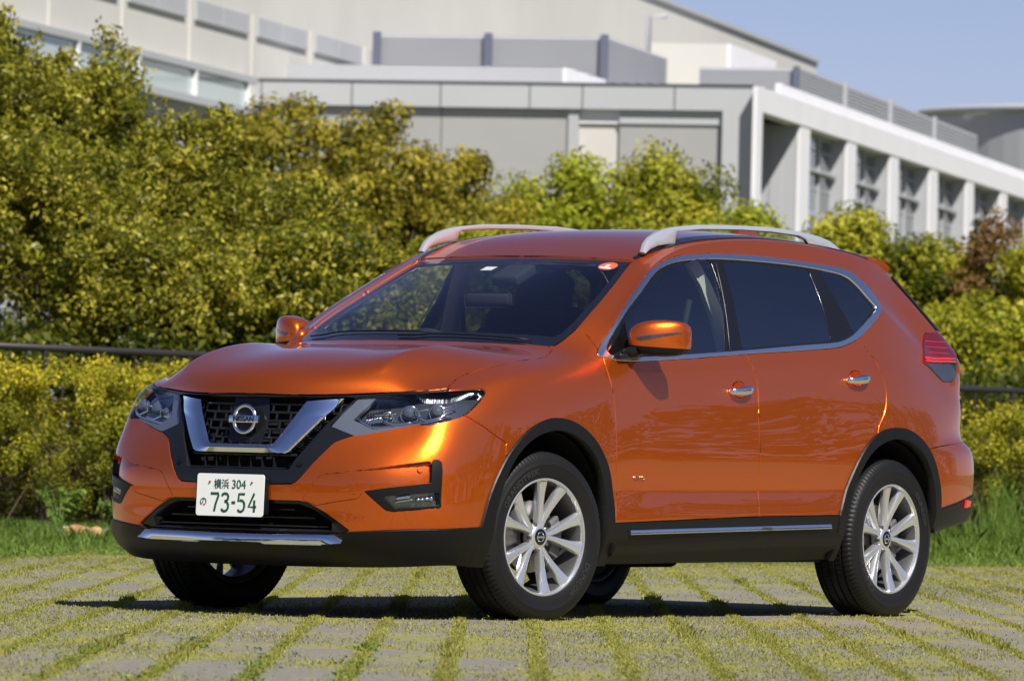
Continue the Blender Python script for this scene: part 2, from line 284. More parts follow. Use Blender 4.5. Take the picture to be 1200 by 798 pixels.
# feature lines of the body, metres in the car frame: XZ seen from the side, XY from above, D from 35 degrees off the nose
CUR = {
 'dlo_out': ('XZ', [(-0.4255, 1.1016), (-0.5261, 1.1796), (-0.6803, 1.2824), (-0.8834, 1.3944), (-1.0451, 1.4777), (-1.1856, 1.5252), (-1.3472, 1.5484), (-1.5953, 1.5631), (-1.9968, 1.5623), (-2.3681, 1.5457), (-2.6169, 1.5304), (-2.7284, 1.4837), (-2.7949, 1.4257), (-2.8061, 1.3696), (-2.7334, 1.3317), (-2.6098, 1.2744), (-2.4749, 1.2208), (-2.3701, 1.1932), (-2.262, 1.1762), (-1.9483, 1.1554), (-1.5318, 1.1312), (-0.9747, 1.0947), (-0.5876, 1.0776), (-0.476, 1.0917)]),
 'dlo_in': ('XZ', [(-0.4871, 1.1134), (-0.5445, 1.178), (-0.6925, 1.2783), (-0.8812, 1.3773), (-1.0533, 1.4654), (-1.1961, 1.5083), (-1.3423, 1.5273), (-1.5794, 1.5404), (-1.9793, 1.5393), (-2.3285, 1.5265), (-2.571, 1.5037), (-2.6556, 1.4634), (-2.7004, 1.4109), (-2.7365, 1.3665), (-2.6877, 1.3387), (-2.5769, 1.2914), (-2.4548, 1.2393), (-2.3564, 1.2106), (-2.2497, 1.196), (-1.9586, 1.1768), (-1.5389, 1.1464), (-0.9821, 1.112), (-0.5942, 1.0947)]),
 'glass1': ('XZ', [(-0.5672, 1.0986), (-0.6537, 1.2229), (-0.7476, 1.3049), (-0.89, 1.3753), (-1.0554, 1.4574), (-1.2053, 1.5028), (-1.3371, 1.5202), (-1.513, 1.5299), (-1.3996, 1.1406), (-0.9841, 1.1166), (-0.6655, 1.0987)]),
 'glass2': ('XZ', [(-1.605, 1.532), (-1.9736, 1.532), (-2.2959, 1.5206), (-2.2611, 1.2058), (-1.9621, 1.1839), (-1.5209, 1.1529)]),
 'glass3': ('XZ', [(-2.3849, 1.5177), (-2.5568, 1.4949), (-2.6367, 1.4568), (-2.678, 1.4066), (-2.7113, 1.3634), (-2.6743, 1.3408), (-2.571, 1.2972), (-2.4646, 1.2491)]),
 'bp_split': ('XZ', [(-1.5491, 1.5731), (-1.5327, 1.5283), (-1.416, 1.1399), (-1.4202, 1.1169)]),
 'fgap': ('XZ', [(-0.4355, 1.0959), (-0.4431, 1.0703), (-0.4528, 1.0054), (-0.4636, 0.8935), (-0.4614, 0.7662), (-0.4607, 0.6595), (-0.4716, 0.517), (-0.4643, 0.3889)]),
 'dgap': ('XZ', [(-1.5187, 1.1482), (-1.5382, 1.1313), (-1.5697, 1.0741), (-1.5855, 0.9932), (-1.5736, 0.8194), (-1.5818, 0.5992), (-1.576, 0.4268)]),
 'rgap': ('XZ', [(-2.4501, 1.2392), (-2.4743, 1.2196), (-2.5411, 1.1677), (-2.592, 1.1094), (-2.6201, 1.0385), (-2.6219, 0.967), (-2.5926, 0.8923), (-2.5285, 0.8235)]),
 'sill': ('XZ', [(-0.4054, 0.3976), (-0.7127, 0.4062), (-0.9742, 0.4147), (-1.5722, 0.4323), (-2.2386, 0.4415)]),
 'ajoint': ('XZ', [(-0.4678, 1.1988), (-0.475, 1.1867), (-0.4637, 1.1601), (-0.4392, 1.1136)]),
 'rclad': ('XZ', [(-3.0452, 0.4715), (-3.1223, 0.4771), (-3.279, 0.4969), (-3.4699, 0.5173), (-3.5367, 0.5233)]),
 'rbump': ('XZ', [(-2.9738, 0.7271), (-3.0425, 0.7378), (-3.2007, 0.7617), (-3.3783, 0.7786), (-3.4606, 0.7815)]),
 'lamp': ('XZ', [(-3.1924, 1.2633), (-3.3231, 1.2694), (-3.4004, 1.2177), (-3.4362, 1.1749), (-3.421, 1.1408), (-3.4068, 1.0701), (-3.3508, 1.0501), (-3.26, 1.0483), (-3.1364, 1.1116), (-3.0748, 1.1264)]),
 'lamp_split': ('XZ', [(-3.0664, 1.1182), (-3.2559, 1.1236), (-3.4333, 1.1397)]),
 'hshut': ('XY', [(0.562, 0.7535), (0.5223, 0.7371), (0.4383, 0.7255), (0.3346, 0.7324), (0.1704, 0.7461), (-0.0332, 0.7423), (-0.1549, 0.7354), (-0.226, 0.7109), (-0.2689, 0.6919)]),
 'hedge': ('D', [(-0.5231, 0.8975), (-0.4876, 0.8991), (-0.2892, 0.8979), (-0.1257, 0.9035), (0.0372, 0.9138), (0.2089, 0.9276), (0.2504, 0.9323), (0.2953, 0.9391)]),
 'headl': ('D', [(-0.1819, 0.7749), (-0.0828, 0.7375), (-0.0231, 0.7475), (0.0416, 0.7621), (0.171, 0.7901), (0.1917, 0.7885), (0.2229, 0.7864), (0.2881, 0.8039), (0.3527, 0.8257), (0.3848, 0.8463), (0.4263, 0.893), (0.4473, 0.9269), (0.4394, 0.9396), (0.3302, 0.9336), (0.2091, 0.9212), (0.1054, 0.909), (0.0051, 0.8974), (-0.0677, 0.8932)]),
 'otop': ('D', [(-0.5108, 0.5313), (-0.4227, 0.533), (-0.3435, 0.5358), (-0.3213, 0.5422), (-0.2981, 0.5611), (-0.2476, 0.6211), (-0.1964, 0.6742), (-0.1593, 0.7097), (-0.1079, 0.7306), (-0.077, 0.741)]),
 'lgr': ('D', [(-0.58, 0.465), (-0.4211, 0.4679), (-0.2957, 0.4686), (-0.2635, 0.4619), (-0.23, 0.4455), (-0.1902, 0.4242), (-0.1305, 0.3837), (-0.0907, 0.3545), (-0.1146, 0.3382), (-0.163, 0.3317), (-0.3303, 0.3285), (-0.5772, 0.3381)]),
 'lgr_in': ('D', [(-0.5798, 0.4564), (-0.4209, 0.4575), (-0.2983, 0.4574), (-0.242, 0.4383), (-0.1643, 0.3904), (-0.1633, 0.3438), (-0.3305, 0.3424), (-0.5773, 0.3486)]),
 'bline': ('D', [(-0.1078, 0.3457), (-0.0836, 0.3474), (0.0521, 0.3575), (0.2227, 0.3665), (0.2927, 0.3686), (0.3779, 0.3733), (0.4647, 0.3795)]),
 'fog': ('D', [(-0.0327, 0.5152), (0.0526, 0.5296), (0.2377, 0.5546), (0.2385, 0.6291), (0.242, 0.6454), (0.2601, 0.6477), (0.2765, 0.6365), (0.2813, 0.6009), (0.2763, 0.4551), (0.0839, 0.4359), (0.0546, 0.4416)]),
 'fogl': ('D', [(0.0424, 0.4951), (0.2697, 0.5178), (0.2722, 0.4647), (0.0933, 0.4478)]),
 'recess': ('D', [(-0.1207, 0.5881), (0.0102, 0.6068), (0.1304, 0.6269), (0.2334, 0.6414), (0.2412, 0.602), (0.2383, 0.5519), (0.1498, 0.5396), (0.0527, 0.527), (-0.0356, 0.511), (-0.0769, 0.5013), (-0.1185, 0.5037), (-0.1473, 0.5443)]),
 'tow': ('D', [(-0.2862, 0.4754), (-0.2514, 0.5264), (-0.223, 0.5641), (-0.2133, 0.5715), (-0.1939, 0.5791), (-0.1094, 0.589), (-0.029, 0.5975), (-0.0382, 0.5546), (-0.0486, 0.5012), (-0.0548, 0.4894), (-0.0677, 0.4839), (-0.1455, 0.4708), (-0.2287, 0.453)]),
 'bshut': ('D', [(0.3431, 0.8219), (0.3672, 0.8278), (0.3789, 0.824), (0.4385, 0.7897), (0.4919, 0.7519), (0.5421, 0.7205), (0.5622, 0.706)]),
 'ugr': ('D', [(-0.5584, 0.8888), (-0.3463, 0.8884), (-0.1371, 0.8923), (-0.0798, 0.8902), (-0.1964, 0.7816), (-0.3173, 0.6401), (-0.3439, 0.598), (-0.5126, 0.5937)]),
 'vout': ('D', [(-0.5148, 0.6551), (-0.3607, 0.6588), (-0.341, 0.6673), (-0.2075, 0.8028), (-0.1231, 0.8875)]),
 'vin': ('D', [(-0.5163, 0.6943), (-0.4146, 0.696), (-0.4002, 0.7057), (-0.2759, 0.8725)]),
 'drl': ('D', [(-0.176, 0.7765), (-0.125, 0.8353), (-0.0727, 0.8858), (0.0018, 0.891), (-0.0455, 0.8475), (-0.0876, 0.8049), (-0.0085, 0.77), (0.0743, 0.7809), (0.1743, 0.795), (0.1813, 0.7903), (0.109, 0.7765), (0.0402, 0.7645), (-0.0218, 0.751), (-0.0804, 0.7416)]),
 'skid_t': ('D', [(-0.6056, 0.3355), (-0.3863, 0.3267), (-0.1491, 0.3279), (-0.1159, 0.3122)]),
 'skid_b': ('D', [(-0.6054, 0.3127), (-0.4248, 0.294), (-0.1834, 0.2963), (-0.1148, 0.3077)]),
 'hl_in': ('D', [(0.1328, 0.8565), (0.2535, 0.862), (0.0448, 0.8427)]),
 'hl_l1': ('D', [(-0.0069, 0.831), (0.038, 0.8373), (0.0864, 0.8419)]),
 'hl_l2': ('D', [(0.0319, 0.8111), (0.0773, 0.7966), (0.1463, 0.8068)]),
 'hl_l3': ('D', [(0.1555, 0.8521), (0.1831, 0.8569), (0.2142, 0.8586)]),
 'hl_l4': ('D', [(0.1629, 0.8332), (0.2084, 0.8134), (0.2737, 0.8288), (0.3044, 0.8487), (0.3354, 0.8547)]),
 'hl_l5': ('D', [(0.2796, 0.8706), (0.3072, 0.8744), (0.3349, 0.8759)]),
 'ws': ('XY', [(-0.3176, 0.6768), (-0.4097, 0.6779), (-0.5061, 0.6762), (-0.7621, 0.631), (-1.0282, 0.568), (-1.0637, 0.5637), (-1.0636, 0.5352), (-1.053, 0.4326), (-1.045, 0.3058), (-1.0457, 0.1726), (-1.0491, 0.0146)]),
 'handle': ('XZ', [(-1.4335, 0.9779), (-2.3864, 1.046)]),
 'sensor': ('D', [(-0.2984, 0.6181), (0.1928, 0.6112)]),
}
# ------------------------------------------------------------------ cut the shell into panels
DA = RAD(35); D_N = Vector((cos(DA), sin(DA), 0)); D_U = Vector((-sin(DA), cos(DA), 0))
def uv_of(kind):
    if kind == 'XZ': return lambda c: (c.x, c.z)
    if kind == 'XY': return lambda c: (c.x, c.y)
    return lambda c: (c.dot(D_U), c.z)
def dir_of(kind): return {'XZ': Vector((0, 1, 0)), 'XY': Vector((0, 0, 1)), 'D': D_N}[kind]
def to3(kind, a, b): return {'XZ': Vector((a, 0, b)), 'XY': Vector((a, b, 0)), 'D': D_U*a+Vector((0, 0, b))}[kind]
def valid(kind, f):
    c = f.calc_center_median(); n = f.normal
    if kind == 'XZ': return n.y > .02 and c.y > .5
    if kind == 'XY': return n.z > .05 and c.z > .8
    return n.dot(D_N) > .02 and c.x > .3
def sm(pts, n=3, closed=False): return [(p.x, p.y) for p in crspline([(a, b, 0) for a, b in pts], n, closed)]
def inside(poly, p):
    x, y = p; r = False; j = len(poly)-1
    for i in range(len(poly)):
        xi, yi = poly[i]; xj, yj = poly[j]
        if (yi > y) != (yj > y) and x < (xj-xi)*(y-yi)/(yj-yi)+xi: r = not r
        j = i
    return r
def ycurve(line, x):
    L = sorted(line)
    if x <= L[0][0]: a, b = L[0], L[1]
    elif x >= L[-1][0]: a, b = L[-2], L[-1]
    else:
        k = max(i for i in range(len(L)-1) if L[i][0] <= x); a, b = L[k], L[k+1]
    return a[1]+(b[1]-a[1])*(x-a[0])/(b[0]-a[0]+1e-9)
def cut(bm, kind, pts, closed=True):
    uv = uv_of(kind); d = dir_of(kind)
    xs = [p[0] for p in pts]; ys = [p[1] for p in pts]; e = .002
    X0, X1, Y0, Y1 = min(xs)-e, max(xs)+e, min(ys)-e, max(ys)+e
    cand = []
    def bb(f):
        q = [uv(v.co) for v in f.verts]
        return min(a for a, _ in q), max(a for a, _ in q), min(b for _, b in q), max(b for _, b in q)
    for f in bm.faces:
        b = bb(f)
        if b[0] <= X1 and b[1] >= X0 and b[2] <= Y1 and b[3] >= Y0 and valid(kind, f): cand.append(f)
    boxes = {f: bb(f) for f in cand}
    m = len(pts)
    for i in range(m if closed else m-1):
        a, b = pts[i], pts[(i+1) % m]
        L = sqrt((a[0]-b[0])**2+(a[1]-b[1])**2)
        if L < 1e-5: continue
        t = ((b[0]-a[0])/L, (b[1]-a[1])/L)
        sel = []
        x0, x1 = min(a[0], b[0])-1e-4, max(a[0], b[0])+1e-4; y0, y1 = min(a[1], b[1])-1e-4, max(a[1], b[1])+1e-4
        for f, q in boxes.items():
            if q[0] > x1 or q[1] < x0 or q[2] > y1 or q[3] < y0: continue
            s = [(uv(v.co)[0]-a[0])*-t[1]+(uv(v.co)[1]-a[1])*t[0] for v in f.verts]
            if min(s) < -1e-5 and max(s) > 1e-5: sel.append(f)
        if not sel: continue
        no = to3(kind, -t[1], t[0])
        geom = list({v for f in sel for v in f.verts})+list({ed for f in sel for ed in f.edges})+sel
        for f in sel: del boxes[f]
        r = bmesh.ops.bisect_plane(bm, geom=geom, dist=.0004, plane_co=to3(kind, *a), plane_no=no)
        for g in r['geom']:
            if isinstance(g, bmesh.types.BMFace): boxes[g] = bb(g)

bm = bmesh.new(); bm.from_mesh(shell_me); bpy.data.meshes.remove(shell_me)
bm.normal_update()
nl = bm.verts.layers.float_vector.new('n0')
for v in bm.verts:
    if abs(v.co.y) < 1e-5: v.co.y = 0
    v[nl] = v.normal
bmesh.ops.delete(bm, geom=[f for f in bm.faces if f.calc_center_median().y < 0], context='FACES')
bm.normal_update()

ARCH_IN_F = sm([(.436,.10),(.434,.36),(.408,.48),(.345,.61),(.255,.698),(.14,.757),(0,.782),(-.13,.765),(-.24,.715),(-.325,.63),(-.378,.51),(-.392,.36),(-.394,.10)], 4)
ARCH_OUT_F = sm([(.53,.28),(.502,.384),(.452,.52),(.376,.635),(.287,.718),(.19,.777),(.09,.814),(-.01,.827),(-.13,.814),(-.25,.768),(-.337,.70),(-.402,.61),(-.438,.50),(-.450,.395),(-.455,.28)], 4)
mirx = lambda P, c: [(2*c-x, y) for x, y in P]
ARCH_IN_R = sm([(-2.275,.10),(-2.277,.38),(-2.31,.50),(-2.375,.62),(-2.46,.71),(-2.57,.765),(-2.69,.785),(-2.81,.770),(-2.92,.715),(-3.00,.625),(-3.045,.51),(-3.06,.40),(-3.06,.10)], 4)
ARCH_OUT_R = sm([(-2.225,.34),(-2.232,.44),(-2.285,.55),(-2.365,.67),(-2.455,.757),(-2.56,.812),(-2.68,.830),(-2.80,.820),(-2.92,.775),(-3.01,.70),(-3.07,.60),(-3.10,.48),(-3.105,.38)], 4)
C = {k: v[1] for k, v in CUR.items()}
DLO_O = sm(C['dlo_out'], 3, True); DLO_I = sm(C['dlo_in'], 3, True)
G1, G2, G3 = sm(C['glass1'], 2, True), C['glass2'], sm(C['glass3'], 2, True)
def rnd(P, r, n=4):
    """round the corners of a closed polygon"""
    out = []; m = len(P)
    for i in range(m):
        a, b, c = Vector((*P[i-1], 0)), Vector((*P[i], 0)), Vector((*P[(i+1) % m], 0))
        u1 = (a-b); u2 = (c-b); ra = min(r, u1.length*.4); rb = min(r, u2.length*.4)
        p, q = b+u1.normalized()*ra, b+u2.normalized()*rb
        for k in range(n+1):
            t = k/n; w = p*(1-t)**2+b*2*t*(1-t)+q*t*t; out.append((w.x, w.y))
    return out
G2 = rnd(G2, .02)
FG, DG, RG = sm(C['fgap']), sm(C['dgap']), sm(C['rgap'])
FG[0] = (FG[0][0]+.0, FG[0][1]+.03); FG[-1] = (FG[-1][0], .30); DG[-1] = (DG[-1][0], .30)
SILL = [(-.30, C['sill'][0][1]-.002)]+C['sill']+[(-2.35, .445)]
AJ = [(-.452, 1.225)]+sm(C['ajoint'])[3:]
RG[-1] = (-2.52, .76)
HANDLES = [(C['handle'][0][0], C['handle'][0][1]), (C['handle'][1][0], C['handle'][1][1])]
CUPS = [[(hx+.056*cos(t)-.004, hz+.033*sin(t)-.002) for t in [2*pi*k/28 for k in range(28)]] for hx, hz in HANDLES]
RCL = [(-3.0, .466), (-3.12, .478), (-3.30, .505), (-3.48, .535), (-3.75, .565)]
RBU = [(-2.98, .742), (-3.06, .752), (-3.20, .764), (-3.40, .775), (-3.56, .782), (-3.75, .785)]
LAMP = rnd(C['lamp'], .015); LSP = C['lamp_split']
HS = sm(C['hshut'], 3); HS = [(HS[0][0]+.10, HS[0][1]+.05)]+HS+[(-.30, .655), (-.22, .55), (-.165, .40), (-.13, .2), (-.12, -.05)]
WS = sm(C['ws'][:5], 3)+C['ws'][5:]
WS = WS[:-1]+[(-1.047, -.05), (-.125, -.05), (-.135, .2), (-.17, .40), (-.225, .55), (-.29, .655)]
HE = [(-.70, C['hedge'][0][1])]+sm(C['hedge'], 2)
HL = rnd(C['headl'], .008, 3)
OT = [(-.75, .53)]+sm(C['otop'], 2); LG = [(-.75, .470)]+C['lgr'][1:-1]+[(-.75, .333)]
LGI = [(-.75, .4564)]+C['lgr_in'][1:-1]+[(-.75, .348)]
UG = [(-.75, .8885)]+C['ugr'][1:-1]+[(-.75, .5937)]
BL = C['bline']; FOG = rnd(C['fog'], .004, 2); REC = rnd(C['recess'], .012, 3); TOW = C['tow']
BS = [(.345, .835)]+C['bshut'][1:]+[(.61, .672)]
FOGL = rnd(C['fogl'], .006, 2)
BL = BL+[(.60, .385)]; BL = [(-.30, .333), (-.12, .3445)]+BL[1:]

cut(bm, 'XZ', ARCH_IN_F, False); cut(bm, 'XZ', ARCH_IN_R, False)
cut(bm, 'XZ', ARCH_OUT_F, False); cut(bm, 'XZ', ARCH_OUT_R, False)
for P_ in (DLO_O, DLO_I, G1, G2, G3, LAMP): cut(bm, 'XZ', P_)
for P_ in (FG, DG, RG, SILL, AJ, RCL, RBU, LSP): cut(bm, 'XZ', P_, False)
cut(bm, 'XY', HS, False); cut(bm, 'XY', WS, True)
cut(bm, 'D', HE, False); cut(bm, 'D', HL)
for P_ in (OT, BL, BS): cut(bm, 'D', P_, False)
for P_ in (LG, LGI, UG, FOG, FOGL, REC, TOW): cut(bm, 'D', P_)
for P_ in CUPS: cut(bm, 'XZ', P_)
TWS = [(.60, -3.42), (0, -3.42)]
bm.normal_update()
AIF = ARCH_IN_F+[(-.394, -1), (.436, -1)]; AIR = ARCH_IN_R+[(-3.06, -1), (-2.275, -1)]
AOF = ARCH_OUT_F+[(-.455, -1), (.53, -1)]; AOR = ARCH_OUT_R+[(-3.105, -1), (-2.225, -1)]
HOODP = [(1.3, -1), (1.3, .80)]+HS+[(-.12, -1)]
def xof(line, z):      # x of a z-monotone line
    return ycurve([(b, a) for a, b in line], z)
def label(f):
    c = f.calc_center_median(); n = f.normal; xz = (c.x, c.z); xy = (c.x, c.y); dv = (c.dot(D_U), c.z)
    side = c.y > .5 and n.y > .02
    if c.y > .5 and inside(AIF, xz): return None
    if c.y > .5 and inside(AIR, xz): return None
    if n.z > .05 and c.z > .8 and inside(WS, xy): return 'windscreen'
    if side and inside(DLO_O, xz):
        if not inside(DLO_I, xz): return 'window_trim'
        if inside(G1, xz): return 'glass1'
        if inside(G2, xz): return 'glass2'
        if inside(G3, xz): return 'glass3'
        return 'window_frame'
    if c.x > .3 and n.dot(D_N) > .02:
        if inside(HL, dv): return 'headlight'
    if c.x > -.4 and n.z > .05 and inside(HOODP, xy) and (c.z > ycurve(HE, dv[0]) or c.x < .35): return 'bonnet'
    # cladding below
    if side and inside(AOF, xz) : return 'arch_f'
    if side and inside(AOR, xz) : return 'arch_r' if c.z > .355 or c.x > -2.7 else None
    if c.x > .35:
        behind = dv[0] > .345 and c.z > ycurve(BS, dv[0])
        if behind: return 'fender'
        if n.dot(D_N) > .02:
            if inside(LGI, dv): return None
            if inside(LG, dv): return 'lower_grille_frame'
            if inside(UG, dv): return None
            if c.z < ycurve(BL, dv[0]): return 'skirt'
            if c.z > ycurve(OT, dv[0]) and dv[0] < .10: return 'grille_surround'
            if dv[0] > .05 and c.z > .87: return 'fender' if dv[0] > .297 else 'grille_surround'
            if inside(FOGL, dv): return 'fog_lens'
            if inside(FOG, dv): return 'fog'
            if inside(REC, dv): return 'recess'
            if inside(TOW, dv): return 'tow'
        elif c.z < .37: return 'skirt'
        return 'bumper_f'
    if side or c.y > .5:
        if c.x > -.46 and c.z < .40: return 'sillpanel'
        if c.x > -2.4 and c.z < ycurve(SILL, c.x): return 'sillpanel'
    if c.x < -2.6:
        if side and inside(LAMP, xz): return 'lamp_red' if c.z > ycurve(LSP, c.x) else 'lamp_clear'
        if c.z < ycurve(RCL, c.x): return 'rear_skirt'
        if c.z < ycurve(RBU, c.x): return 'bumper_r'
        if c.x < -3.47: return 'tailgate'
        if c.z < 1.48 and n.x < -.35 and c.y < .60 and c.z > 1.17: return 'rear_glass'
    if c.x > -.75 and c.y > .5 and c.z < 1.215:
        if c.x > (xof(AJ, c.z) if c.z > 1.11 else xof(FG, c.z)): return 'fender'
        if c.z > 1.11 and c.y < .85 and c.x > -.60: return 'shell'
    if c.x > -.45 and c.z < 1.2: return 'fender'
    for P_ in CUPS:
        if side and inside(P_, xz): return None
    if side and c.z < (1.13 if c.x > -1.3 else 1.26) and c.x < -.42:
        if c.x > xof(DG, c.z): return 'door_f'
        if c.x > xof(RG, c.z): return 'door_r'
    return 'shell'
groups = {}
for f in bm.faces:
    k = label(f)
    if k: groups.setdefault(k, []).append(f)

def panel(key, name, m, parent, sides=2, off=0.0, gap=.0028, depth=.014, disp=None, both=False, keep=False, flip=1, mi=0):
    """take a region of the shell, close its edges with a rolled hem; centre panels are mirrored into one mesh, side panels give one mesh per side"""
    keys = [key] if isinstance(key, str) else key
    fs = [f for k in keys for f in groups.get(k, [])]
    V = {}; co = []; nn = []; faces = []
    for f in fs:
        q = []
        for v in f.verts:
            if v not in V:
                n = Vector(v[nl]).normalized(); p = v.co+n*off
                if disp: p = p+n*disp(v.co)
                if abs(v.co.y) < 1e-5: p.y = 0; n.y = 0; n.normalize()
                V[v] = len(co); co.append(p); nn.append(n)
            q.append(V[v])
        faces.append(q)
    ec = {}
    for fi, q in enumerate(faces):
        for a, b in zip(q, q[1:]+q[:1]): ec.setdefault((min(a, b), max(a, b)), []).append((fi, a, b))
    bd = [(e[0][1], e[0][2]) for e in ec.values() if len(e) == 1 and not (abs(co[e[0][1]].y) < 1e-5 and abs(co[e[0][2]].y) < 1e-5)]
    tin = {}
    for a, b in bd:
        t = (co[b]-co[a])
        if t.length < 1e-9: continue
        t.normalize()
        for k in (a, b):
            d = nn[k].cross(t); tin[k] = tin.get(k, Vector())+d
    r1 = {}; r2 = {}
    for k, t in tin.items():
        t = t-nn[k]*t.dot(nn[k])
        if abs(co[k].y) < 1e-5: t.y = 0
        t = t.normalized() if t.length > 1e-6 else Vector((0, 0, 0))
        n = nn[k]; base = co[k]+t*gap
        co[k] = base
        p1 = base-t*.0011-n*.0012
        r1[k] = len(co); co.append(p1); nn.append((n-t).normalized() if (n-t).length > 1e-6 else n)
        r2[k] = len(co); co.append(p1-n*depth); nn.append((-t if t.length > .5 else n))
    for a, b in bd:
        if a in r1 and b in r1:
            faces.append([b, a, r1[a], r1[b]]); faces.append([r1[b], r1[a], r2[a], r2[b]])
    def mk(nm, flipy, allc=False):
        C2 = [Vector((p.x, -p.y, p.z)) if flipy else p.copy() for p in co]; N2 = [Vector((p.x, -p.y, p.z)) if flipy else p.copy() for p in nn]
        F2 = [q[::-1] for q in faces] if flipy else [list(q) for q in faces]
        if allc:
            o0 = len(C2); C2 += [Vector((p.x, -p.y, p.z)) for p in co]; N2 += [Vector((p.x, -p.y, p.z)) for p in nn]
            rm = {k+o0: (k if abs(co[k].y) < 1e-6 else k+o0) for k in range(o0)}
            F2 += [[rm[k+o0] for k in q[::-1]] for q in faces]
        used = sorted({k for q in F2 for k in q}); mp = {k: i for i, k in enumerate(used)}
        me = bpy.data.meshes.new(nm); me.from_pydata([tuple(C2[k]) for k in used], [], [[mp[k] for k in q] for q in F2])
        o = link(nm, me, m, parent)
        me.normals_split_custom_set_from_vertices([tuple(N2[k]) for k in used])
        return o
    if both: return [mk(name, False, True)]
    return [mk(name, False), mk(name, True)] if sides == 2 else [mk(name, False)]
# ------------------------------------------------------------------ car materials
def paint_mat():
    m = mat('orange_paint', (.80, .136, .006), .33, .87, .5, 1.0, .012)
    m.node_tree.nodes['Principled BSDF'].inputs['Coat IOR'].default_value = 1.55
    N = NT(m); v = N.coords((1, 1, 1), 'Object')
    fl = N.n('ShaderNodeTexVoronoi'); fl.inputs['Scale'].default_value = 900; N.l(v, fl.inputs['Vector'])
    sub = N.n('ShaderNodeVectorMath', operation='SUBTRACT'); N.l(fl.outputs['Color'], sub.inputs[0]); sub.inputs[1].default_value = (.5, .5, .5)
    sc = N.n('ShaderNodeVectorMath', operation='SCALE'); N.l(sub.outputs[0], sc.inputs[0]); sc.inputs['Scale'].default_value = .10
    geo = N.n('ShaderNodeNewGeometry'); ad = N.n('ShaderNodeVectorMath', operation='ADD'); N.l(geo.outputs['Normal'], ad.inputs[0]); N.l(sc.outputs[0], ad.inputs[1])
    nm = N.n('ShaderNodeVectorMath', operation='NORMALIZE'); N.l(ad.outputs[0], nm.inputs[0]); N.l(nm.outputs[0], N.b.inputs['Normal'])
    return m
def glass_mat(name, tint, refl_ior=1.9, rough=0.0):
    m = bpy.data.materials.new(name); m.use_nodes = True; t = m.node_tree; t.nodes.clear()
    tr = t.nodes.new('ShaderNodeBsdfTransparent'); tr.inputs[0].default_value = (*tint, 1)
    gl = t.nodes.new('ShaderNodeBsdfGlossy'); gl.inputs['Roughness'].default_value = rough; gl.inputs[0].default_value = (1, 1, 1, 1)
    fr = t.nodes.new('ShaderNodeFresnel'); fr.inputs[0].default_value = refl_ior
    mx = t.nodes.new('ShaderNodeMixShader'); ou = t.nodes.new('ShaderNodeOutputMaterial')
    ge = t.nodes.new('ShaderNodeNewGeometry'); mi = t.nodes.new('ShaderNodeMix'); mi.inputs[2].default_value = refl_ior; mi.inputs[3].default_value = 1/refl_ior
    t.links.new(ge.outputs['Backfacing'], mi.inputs[0]); t.links.new(mi.outputs[0], fr.inputs[0]); t.links.new(fr.outputs[0], mx.inputs[0]); t.links.new(tr.outputs[0], mx.inputs[1]); t.links.new(gl.outputs[0], mx.inputs[2]); t.links.new(mx.outputs[0], ou.inputs[0])
    return m
def noisy(m, scale, amt, bump=0, dist=.002):
    """small roughness and surface variation so that a material is not dead flat"""
    N = NT(m); v = N.coords(); f = N.noise(v, scale, 5)
    r0 = N.b.inputs['Roughness'].default_value
    N.l(N.math('ADD', N.math('MULTIPLY', f, 2*amt), r0-amt, clamp=True), N.b.inputs['Roughness'])
    if bump: N.bump(N.noise(v, bump, 3), .35, dist)
    return m
M = {}
M['paint'] = paint_mat()
M['plastic'] = noisy(mat('black_textured_plastic', (.0055, .0058, .0065), .42, 0, .32), 6, .06, 900, .0004)
M['gloss'] = mat('black_gloss_plastic', (.010, .011, .013), .12, 0, .5)
M['dark'] = mat('dark_underbody', (.012, .012, .012), .8, 0, .2)
M['chrome'] = mat('chrome', (.86, .88, .92), .13, 1)
M['bright'] = mat('bright_chrome', (.92, .94, .97), .045, 1)
M['trimchrome'] = mat('window_trim_chrome', (.93, .94, .96), .22, 1)
M['satin'] = mat('satin_silver', (.74, .76, .79), .28, .65, .5, .6, .08)
M['rim'] = mat('alloy_silver', (.74, .75, .77), .27, .8, .5, .7, .06)
M['rim_in'] = mat('alloy_barrel', (.13, .132, .136), .45, .7)
M['steel'] = mat('brake_steel', (.42, .40, .38), .32, 1)
M['caliper'] = mat('caliper_grey', (.17, .17, .175), .5, .5)
M['rubber'] = noisy(mat('tyre_rubber', (.009, .009, .0095), .50, 0, .30), 9, .07, 350, .0006)
M['letters'] = mat('tyre_lettering', (.026, .026, .027), .6, 0, .3)
M['ws'] = glass_mat('windscreen_glass', (.96, .98, .97), 2.25)
M['gfront'] = glass_mat('door_glass', (.74, .82, .79), 2.6)
M['grear'] = glass_mat('privacy_glass', (.10, .11, .12), 2.9)
M['lens'] = glass_mat('clear_lens', (.93, .95, .96), 1.45)
M['frit'] = mat('window_edge_black', (.008, .008, .009), .12, 0, .5)
M['house'] = mat('lamp_housing', (.22, .235, .27), .20, .85)
M['bowl'] = mat('lamp_reflector', (.80, .82, .85), .09, 1)
M['drl'] = mat('light_guide', (.24, .26, .30), .14, .6, .5, .9)
M['projector'] = mat('projector_lens', (.10, .12, .15), .03, .3, .8, 1)
M['red'] = mat('lamp_red', (.11, .003, .006), .06, 0, .5, 1)
M['red2'] = mat('lamp_red_bright', (.70, .02, .035), .10, 0, .5, 1)
M['smoke'] = mat('lamp_clear_smoked', (.06, .068, .072), .15, .5, .5, 1)
M['trim'] = mat('cabin_trim_beige', (.52, .50, .45), .7)
M['cabin'] = mat('cabin_black', (.022, .023, .026), .75, 0, .3)
